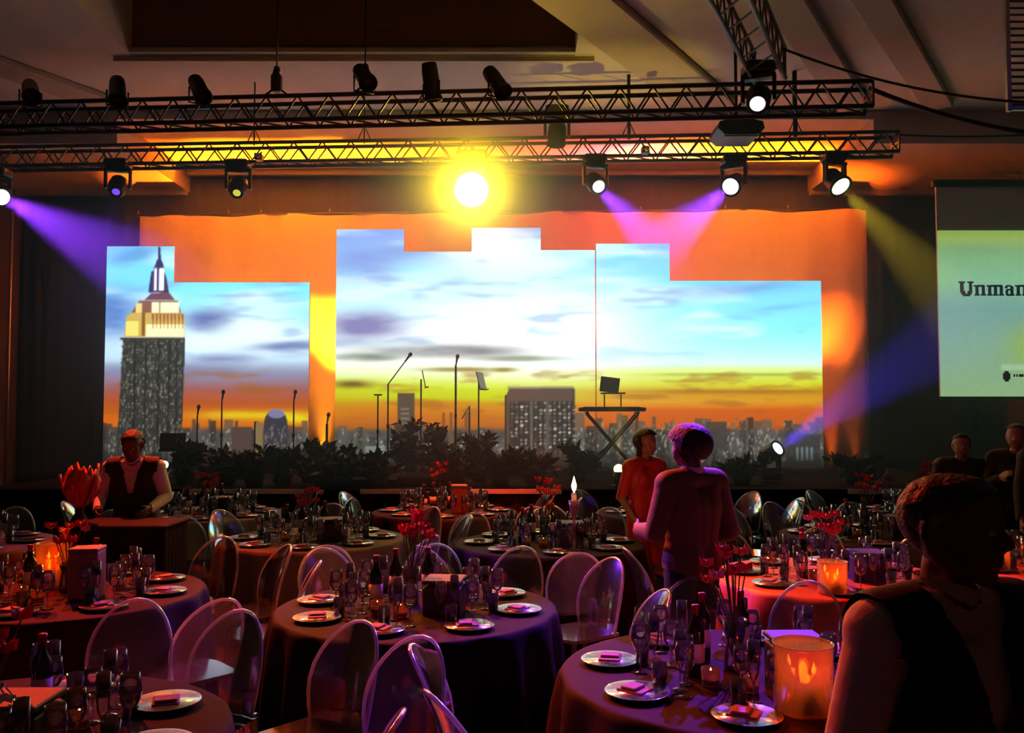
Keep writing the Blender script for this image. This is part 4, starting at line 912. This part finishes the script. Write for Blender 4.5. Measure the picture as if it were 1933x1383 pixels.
def fan(px, py, d, h, label):
    p = P(px, py, d); o = thing('paper_fan', label, 'decoration', p)
    for k in range(14):                               # curved leaf-shaped sheets bunched like a tulip
        rg = random.Random(k); a = 2 * PI * k / 14; r0, r1, r2 = .02, rg.uniform(.11, .16), rg.uniform(.06, .15); L_ = h * rg.uniform(.72, 1.05); wv = h * .17; vs_ = []
        rd = Vector((math.cos(a), math.sin(a), 0)); tg = Vector((-math.sin(a), math.cos(a), 0))
        for t, wq in ((0, .25), (.25, .8), (.5, 1), (.75, .75), (1, .04)):
            rr = r0 * (1 - t) ** 2 + 2 * r1 * 1.3 * t * (1 - t) + r2 * t * t
            for q in (-1, 0, 1): vs_.append(rd * (rr - .25 * wv * abs(q)) + tg * wv * wq * q + Vector((0, 0, L_ * t)))
        o_ = MB().add(vs_, [(3 * i + q, 3 * i + q + 1, 3 * i + q + 4, 3 * i + q + 3) for i in range(4) for q in (0, 1)], True).build('sheet', M_orangesheet if k % 3 else M_petal, o)
        o_.modifiers.new('thick', 'SOLIDIFY').thickness = .004
    MB().lathe([(.07, -.12), (.075, -.10), (.03, -.02), (.04, .04)], 14).build('holder', M_pot, o)
fan(150, 962, 6.9, .36, 'flame-shaped fan of red and orange sheets left of the waiter')

# ------------------------------------------------------------------ people
def seg_d(V, a, b, ra, rb):
    a, b = np.array(a), np.array(b); ab = b - a; t = np.clip(((V - a) @ ab) / max(1e-9, ab @ ab), 0, 1)
    return np.linalg.norm(V - (a + t[:, None] * ab), axis=1) - (ra + (rb - ra) * t)
def capsule(mb, a, b, ra, rb):
    a, b = Vector(a), Vector(b); d = (b - a); L = d.length; R_ = zrot_to(d if L > 1e-6 else (0, 0, 1)).to_4x4(); R_.translation = a
    pr = [(ra * math.sin(t), -ra * math.cos(t)) for t in (0.02, .5, 1.0)] + [(ra, 0), (rb, L)] + [(rb * math.cos(t), L + rb * math.sin(t)) for t in (.5, 1.0, 1.55)]
    mb.lathe(pr, 12, R_)
def person(label, loc, yaw, height=1.75, skin=None, pose=None, clothes=(), hair='short', hairmat=None, turn=0.0, nod=0.0, female=False, voxel=.010, bend=0.0):
    """local frame: faces +Y, x to its left is -x"""
    k = height / 1.75; J = dict(pel=(0, 0, .94), wai=(0, 0, 1.08), che=(0, .0, 1.28), nec=(0, -.01, 1.47), hea=(0, .015, 1.62),
        shL=(-.185, -.005, 1.415), shR=(.185, -.005, 1.415), elL=(-.24, -.02, 1.13), elR=(.24, -.02, 1.13), wrL=(-.25, .08, .90), wrR=(.25, .08, .90),
        hiL=(-.09, 0, .90), hiR=(.09, 0, .90), knL=(-.10, .015, .50), knR=(.10, .015, .50), anL=(-.105, -.02, .09), anR=(.105, -.02, .09), toL=(-.12, .15, .035), toR=(.12, .15, .035))
    if female: J['shL'] = (-.165, -.005, 1.40); J['shR'] = (.165, -.005, 1.40)
    if pose: J.update(pose)
    J = {q: Vector(v) for q, v in J.items()}
    if bend:                                          # lean the upper body forward from the waist
        Rb = Matrix.Rotation(-bend, 3, 'X'); c0 = Vector((0, 0, .98))
        for q in ('wai', 'che', 'nec', 'hea', 'shL', 'shR') + (() if pose and 'elL' in pose else ('elL', 'elR', 'wrL', 'wrR')): J[q] = Rb @ (J[q] - c0) + c0
    J = {q: v * k for q, v in J.items()}; PR = []
    def cap(l, a, b, ra, rb): PR.append((l, Vector(a), Vector(b), ra * k, rb * k))
    sw = .90 if female else 1.0
    up = (J['nec'] - J['wai']).normalized(); fw = Vector((1, 0, 0)).cross(up) * -1
    if fw.y < 0: fw = -fw
    for s in (-1, 1):
        ex = Vector((s, 0, 0)) * k
        cap('pelvis', J['pel'] + ex * .07, J['pel'] + ex * .06 + Vector((0, 0, .10 * k)), .115, .105)
        cap('torso', J['wai'] + ex * .055, J['che'] + ex * .075, .10 * sw, .115 * sw); cap('torso', J['che'] + ex * .07, J['che'] + ex * .10 + up * .10 * k, .115 * sw, .085 * sw)
        cap('torso', J['nec'] - up * .03 * k, J['sh' + 'LR'[s > 0]], .062, .070)
    cap('torso', J['wai'], J['che'], .105, .115)
    if female:
        for s in (-1, 1): cap('torso', J['che'] + Vector((s * .075, .075, .0)) * k, J['che'] + Vector((s * .075, .08, -.01)) * k, .062, .058)
    cap('neck', J['nec'] - up * .03 * k, J['hea'] - Vector((0, .02, .07)) * k, .058, .052)
    for S in 'LR':
        cap('upper_arm', J['sh' + S], J['el' + S], .062 * sw, .046 * sw); cap('forearm', J['el' + S], J['wr' + S], .045 * sw, .030 * sw)
        cap('thigh', J['hi' + S], J['kn' + S], .092, .060); cap('calf', J['kn' + S] , J['kn' + S].lerp(J['an' + S], .35), .058, .060); cap('calf', J['kn' + S].lerp(J['an' + S], .35), J['an' + S], .060, .042)
        cap('foot', J['an' + S] - Vector((0, .03, .035)) * k, J['to' + S], .045, .034)
        # hand: palm and five fingers
        fd = (J['wr' + S] - J['el' + S]).normalized(); sd = Vector((1 if S == 'L' else -1, 0, 0)); sd = (sd - fd * sd.dot(fd)); sd = sd.normalized() if sd.length > .1 else fd.orthogonal().normalized(); pn = fd.cross(sd).normalized()
        w_ = J['wr' + S]
        if pn.y < 0: pn = -pn                         # knuckle line runs front to back, palm faces the body
        for q in (-.024, 0, .024): cap('hand', w_ + pn * q * k * .7, w_ + (fd * .075 + pn * q) * k, .018, .015)
        for q, L_ in ((-.032, .058), (-.011, .074), (.010, .080), (.031, .070)):
            b_ = w_ + (fd * .078 + pn * q) * k; m_ = b_ + (fd * L_ * .55 + sd * .010) * k; e_ = m_ + (fd * L_ * .40 + sd * .028) * k
            cap('hand', b_, m_, .0098, .0092); cap('hand', m_, e_, .0090, .0078)
        b_ = w_ + (fd * .025 + pn * .028) * k; m_ = b_ + (fd * .035 + pn * .030 + sd * .012) * k; cap('hand', b_, m_, .0125, .0105); cap('hand', m_, m_ + (fd * .032 + pn * .006 + sd * .010) * k, .0103, .0085)
    Rh = Matrix.Rotation(turn, 3, 'Z') @ Matrix.Rotation(-nod, 3, 'X'); h0 = J['hea']
    def hp(x, y, z): return h0 + Rh @ (Vector((x, y, z)) * k)
    cap('head', hp(0, -.025, .035), hp(0, .02, .04), .083, .080); cap('head', hp(0, .035, -.02), hp(0, .045, -.055), .062, .046); cap('head', hp(0, .06, -.085), hp(0, .066, -.088), .026, .024)
    for s in (-1, 1):
        cap('head', hp(s * .035, .055, -.01), hp(s * .03, .065, -.05), .035, .028); cap('head', hp(s * .012, .088, .028), hp(s * .045, .076, .030), .014, .012)
        cap('head', hp(s * .078, -.01, .02), hp(s * .081, -.016, -.025), .015, .011); cap('head', hp(s * .086, -.020, .022), hp(s * .088, -.022, .0), .011, .009)
        cap('head', hp(s * .035, .02, -.06), hp(s * .052, -.01, -.035), .03, .028)
    cap('head', hp(0, .090, .022), hp(0, .112, -.018), .009, .013); cap('head', hp(-.012, .100, -.022), hp(.012, .100, -.022), .010, .010)
    cap('head', hp(-.020, .088, -.048), hp(.020, .088, -.048), .009, .009); cap('head', hp(-.017, .087, -.060), hp(.017, .087, -.060), .010, .010)
    mb = MB()
    for l, a, b, ra, rb in PR: capsule(mb, a, b, ra, rb)
    tmp = mb.build('tmp_body', skin); rm = tmp.modifiers.new('r', 'REMESH'); rm.mode = 'VOXEL'; rm.voxel_size = voxel * k; rm.use_smooth_shade = True
    sm = tmp.modifiers.new('s', 'SMOOTH'); sm.factor = .5; sm.iterations = 3
    dg = bpy.context.evaluated_depsgraph_get(); me = bpy.data.meshes.new_from_object(tmp.evaluated_get(dg)); bpy.data.objects.remove(tmp)
    me.name = 'body'; 
    if not me.materials: me.materials.append(skin)
    root = thing('person', label, 'person', loc, yaw); mobj('body', me, root)
    nV = len(me.vertices); co = np.empty(nV * 3); me.vertices.foreach_get('co', co); V = co.reshape(-1, 3)
    no = np.empty(nV * 3); me.vertices.foreach_get('normal', no); Nn = no.reshape(-1, 3)
    labs = sorted(set(p[0] for p in PR)); best = np.full(nV, 9e9); lab = np.zeros(nV, int)
    for l, a, b, ra, rb in PR:
        d = seg_d(V, a, b, ra, rb); q = d < best; best[q] = d[q]; lab[q] = labs.index(l)
    names = np.array(labs)[lab]; nF = len(me.polygons); faces = [tuple(p.vertices) for p in me.polygons]
    ctx = dict(V=V / k, n=names, J={q: np.array(v / k) for q, v in J.items()}, up=np.array(up), hl=((V - np.array(h0)) / k) @ np.array(Rh))
    def shell(name, mask, off, mat, smooth=0):
        keep = [f for f in faces if all(mask[i] for i in f)]
        if not keep: return
        ids = sorted(set(i for f in keep for i in f)); mp = {i: j for j, i in enumerate(ids)}
        offv = off[ids][:, None] if isinstance(off, np.ndarray) else off
        m2 = bpy.data.meshes.new(name); m2.from_pydata((V[ids] + Nn[ids] * offv * k).tolist(), [], [tuple(mp[i] for i in f) for f in keep])
        m2.polygons.foreach_set('use_smooth', [True] * len(keep)); m2.materials.append(mat); o2 = mobj(name, m2, root)
        if smooth: q = o2.modifiers.new('s', 'SMOOTH'); q.iterations = smooth; q.factor = .5
        return o2
    for nm, fn, off, mat in clothes: shell(nm, fn(ctx), off, mat, 2)
    hl = ctx['hl']; isH = (names == 'head')
    if hair == 'short': m_ = isH & ((hl[:, 2] > .055 + .35 * np.clip(hl[:, 1], -.1, .2)) | ((hl[:, 1] < -.02) & (hl[:, 2] > -.05))); shell('hair', m_ & (np.abs(hl[:, 0]) < .10), .010, hairmat or M_hair, 1)
    if hair == 'afro': m_ = isH & ((hl[:, 2] > .03 + .3 * np.clip(hl[:, 1], -.1, .2)) | ((hl[:, 1] < -.01) & (hl[:, 2] > -.06))); shell('hair', m_, .042, hairmat or M_hair, 1)
    if hair == 'long': m_ = (isH & ((hl[:, 2] > .05 + .3 * np.clip(hl[:, 1], -.1, .2)) | (hl[:, 1] < .01))) | ((names == 'neck') & (hl[:, 1] < .0)); shell('hair', m_, .026, hairmat or M_hair, 1)
    eb = MB()
    for s in (-1, 1):
        MB().ell(hp(s * .030, .084, .010), (.011 * k, .011 * k, .011 * k), None, 10, 7).build('eye', M_eye, root)
    return root
inn = lambda *L: (lambda c: np.isin(c['n'], L))
SHIRT = ('shirt', inn('torso', 'pelvis', 'upper_arm', 'forearm'), .009, M_shirt)
COLLAR = ('collar', lambda c: (c['n'] == 'neck') & (c['V'][:, 2] < c['J']['nec'][2] + .055), .017, M_shirt)
def vest_mask(c):
    V, J = c['V'], c['J']; t = np.isin(c['n'], ('torso', 'pelvis', 'upper_arm')) & ((c['n'] != 'upper_arm') | (np.abs(V[:, 0]) < .19) & (V[:, 2] > c['J']['che'][2] + .06)); rel = V - J['wai']; hgt = rel @ c['up']; front = (V[:, 1] - (J['wai'][1] + (J['nec'] - J['wai'])[1] * hgt / .4)) > .02
    vneck = front & (np.abs(V[:, 0]) < (hgt - .14) * .33); return t & ~vneck & (np.abs(V[:, 0]) < .212) & (hgt < .42) & (hgt > -.14)
VEST = ('vest', vest_mask, .024, M_vest)
TROU = ('trousers', inn('pelvis', 'thigh', 'calf'), .011, M_trouser); SHOE = ('shoes', inn('foot'), .008, M_shoe)
JACK = lambda m: ('jacket', inn('torso', 'pelvis', 'upper_arm', 'forearm'), .018, m)
# waiter leaning over the counter at left
person('waiter in black vest and white shirt leaning over the dark red counter', (-3.2, 7.72, 0), PI + .12, 1.74, M_skin, dict(elL=(-.27, .10, 1.16), wrL=(-.20, .34, 1.08), elR=(.27, .08, 1.16), wrR=(.22, .30, 1.07)), (SHIRT, COLLAR, VEST, TROU, SHOE), 'short', nod=.5, bend=.22)
# woman in red light; the red is put into her dress colour
person('woman in a dress tinted for red light, standing by the yellow floor beam', (1.22, 8.3, 0), PI + .5, 1.70, M_skin2, dict(elL=(-.26, .03, 1.13), wrL=(-.18, .22, 1.10), elR=(.25, -.03, 1.12), wrR=(.22, .14, .92)), (('dress', inn('torso', 'pelvis', 'thigh', 'upper_arm'), .014, M_dressredlit), SHOE), 'long', female=True, turn=.3)
# man with big hair, seen from behind
person('man with full black hair and tan jacket seen from behind among the tables', (1.10, 5.55, 0), .55, 1.78, M_skin, dict(elL=(-.27, .02, 1.14), wrL=(-.20, .24, 1.12), elR=(.25, -.06, 1.12), wrR=(.17, .16, 1.04)), (SHIRT, COLLAR, JACK(M_shirttan), TROU, SHOE), 'afro', turn=.35)
# foreground man, nearly black against the hall
person('man in black vest and white shirt standing dark in the right foreground', (.96, 2.0, 0), PI + .35, 1.76, M_skin, dict(elL=(-.27, .02, 1.14), wrL=(-.24, .20, .98), elR=(.27, -.02, 1.13), wrR=(.27, .12, .92)), (SHIRT, COLLAR, VEST, TROU, SHOE), 'short', turn=.45, voxel=.008)
# three guests in the dark at the right
person('dim guest in dark clothes at right, left of two others', (4.35, 8.75, 0), PI - .3, 1.66, M_skin2, None, (JACK(M_vest), TROU, SHOE), 'short', voxel=.013)
person('dim guest in dark clothes at right, standing in the middle of three', (4.75, 8.5, 0), PI - .6, 1.76, M_skin2, dict(elR=(.25, .05, 1.15), wrR=(.12, .22, 1.25)), (JACK(M_vest), TROU, SHOE), 'short', voxel=.013)
person('dim guest in dark clothes at the right edge, tallest of three', (4.75, 7.95, 0), PI - .4, 1.80, M_skin2, None, (JACK(M_vest), TROU, SHOE), 'short', voxel=.013)

# ------------------------------------------------------------------ thin stage haze in the air
hm = bpy.data.materials.new('stage_haze'); hm.use_nodes = True; nt = hm.node_tree; nt.nodes.clear()
ho = nt.nodes.new('ShaderNodeOutputMaterial'); vsn_ = nt.nodes.new('ShaderNodeVolumeScatter'); vsn_.inputs['Density'].default_value = HAZE; vsn_.inputs['Anisotropy'].default_value = .55; vsn_.inputs['Color'].default_value = (1, 1, 1, 1)
nt.links.new(vsn_.outputs[0], ho.inputs['Volume'])
hz = MB().box((0.6, 12.85, 3.3), (14.6, 6.4, 4.6)).build('haze', hm); tag(hz, 'thin theatrical haze hanging over the stage', 'haze', None, 'stuff')

# added haze puff that forms the halo of the blazing light
pm = bpy.data.materials.new('halo_puff'); pm.use_nodes = True; nt = pm.node_tree; nt.nodes.clear()
ho = nt.nodes.new('ShaderNodeOutputMaterial'); v2 = nt.nodes.new('ShaderNodeVolumeScatter'); v2.inputs['Anisotropy'].default_value = .5
tc = nt.nodes.new('ShaderNodeTexCoord'); ln = nt.nodes.new('ShaderNodeVectorMath'); ln.operation = 'LENGTH'; mr = nt.nodes.new('ShaderNodeMapRange')
nt.links.new(tc.outputs['Object'], ln.inputs[0]); nt.links.new(ln.outputs['Value'], mr.inputs[0]); mr.inputs[1].default_value = 0; mr.inputs[2].default_value = 1.0; mr.inputs[3].default_value = 1; mr.inputs[4].default_value = 0
pw = nt.nodes.new('ShaderNodeMath'); pw.operation = 'POWER'; pw.inputs[1].default_value = 2.0; nt.links.new(mr.outputs[0], pw.inputs[0])
ml = nt.nodes.new('ShaderNodeMath'); ml.operation = 'MULTIPLY'; ml.inputs[1].default_value = 1.1; nt.links.new(pw.outputs[0], ml.inputs[0])
nt.links.new(ml.outputs[0], v2.inputs['Density']); nt.links.new(v2.outputs[0], ho.inputs['Volume'])
sp = MB().ell((0, 0, 0), (1, 1, 1), None, 24, 16).build('halo_puff', pm, None, hot.location + Vector((0, -.55, -.05))); sp.scale = (1.9, .9, 1.5); tag(sp, 'added puff of haze shaped as the halo of the blazing yellow light', 'smoke', None, 'stuff')
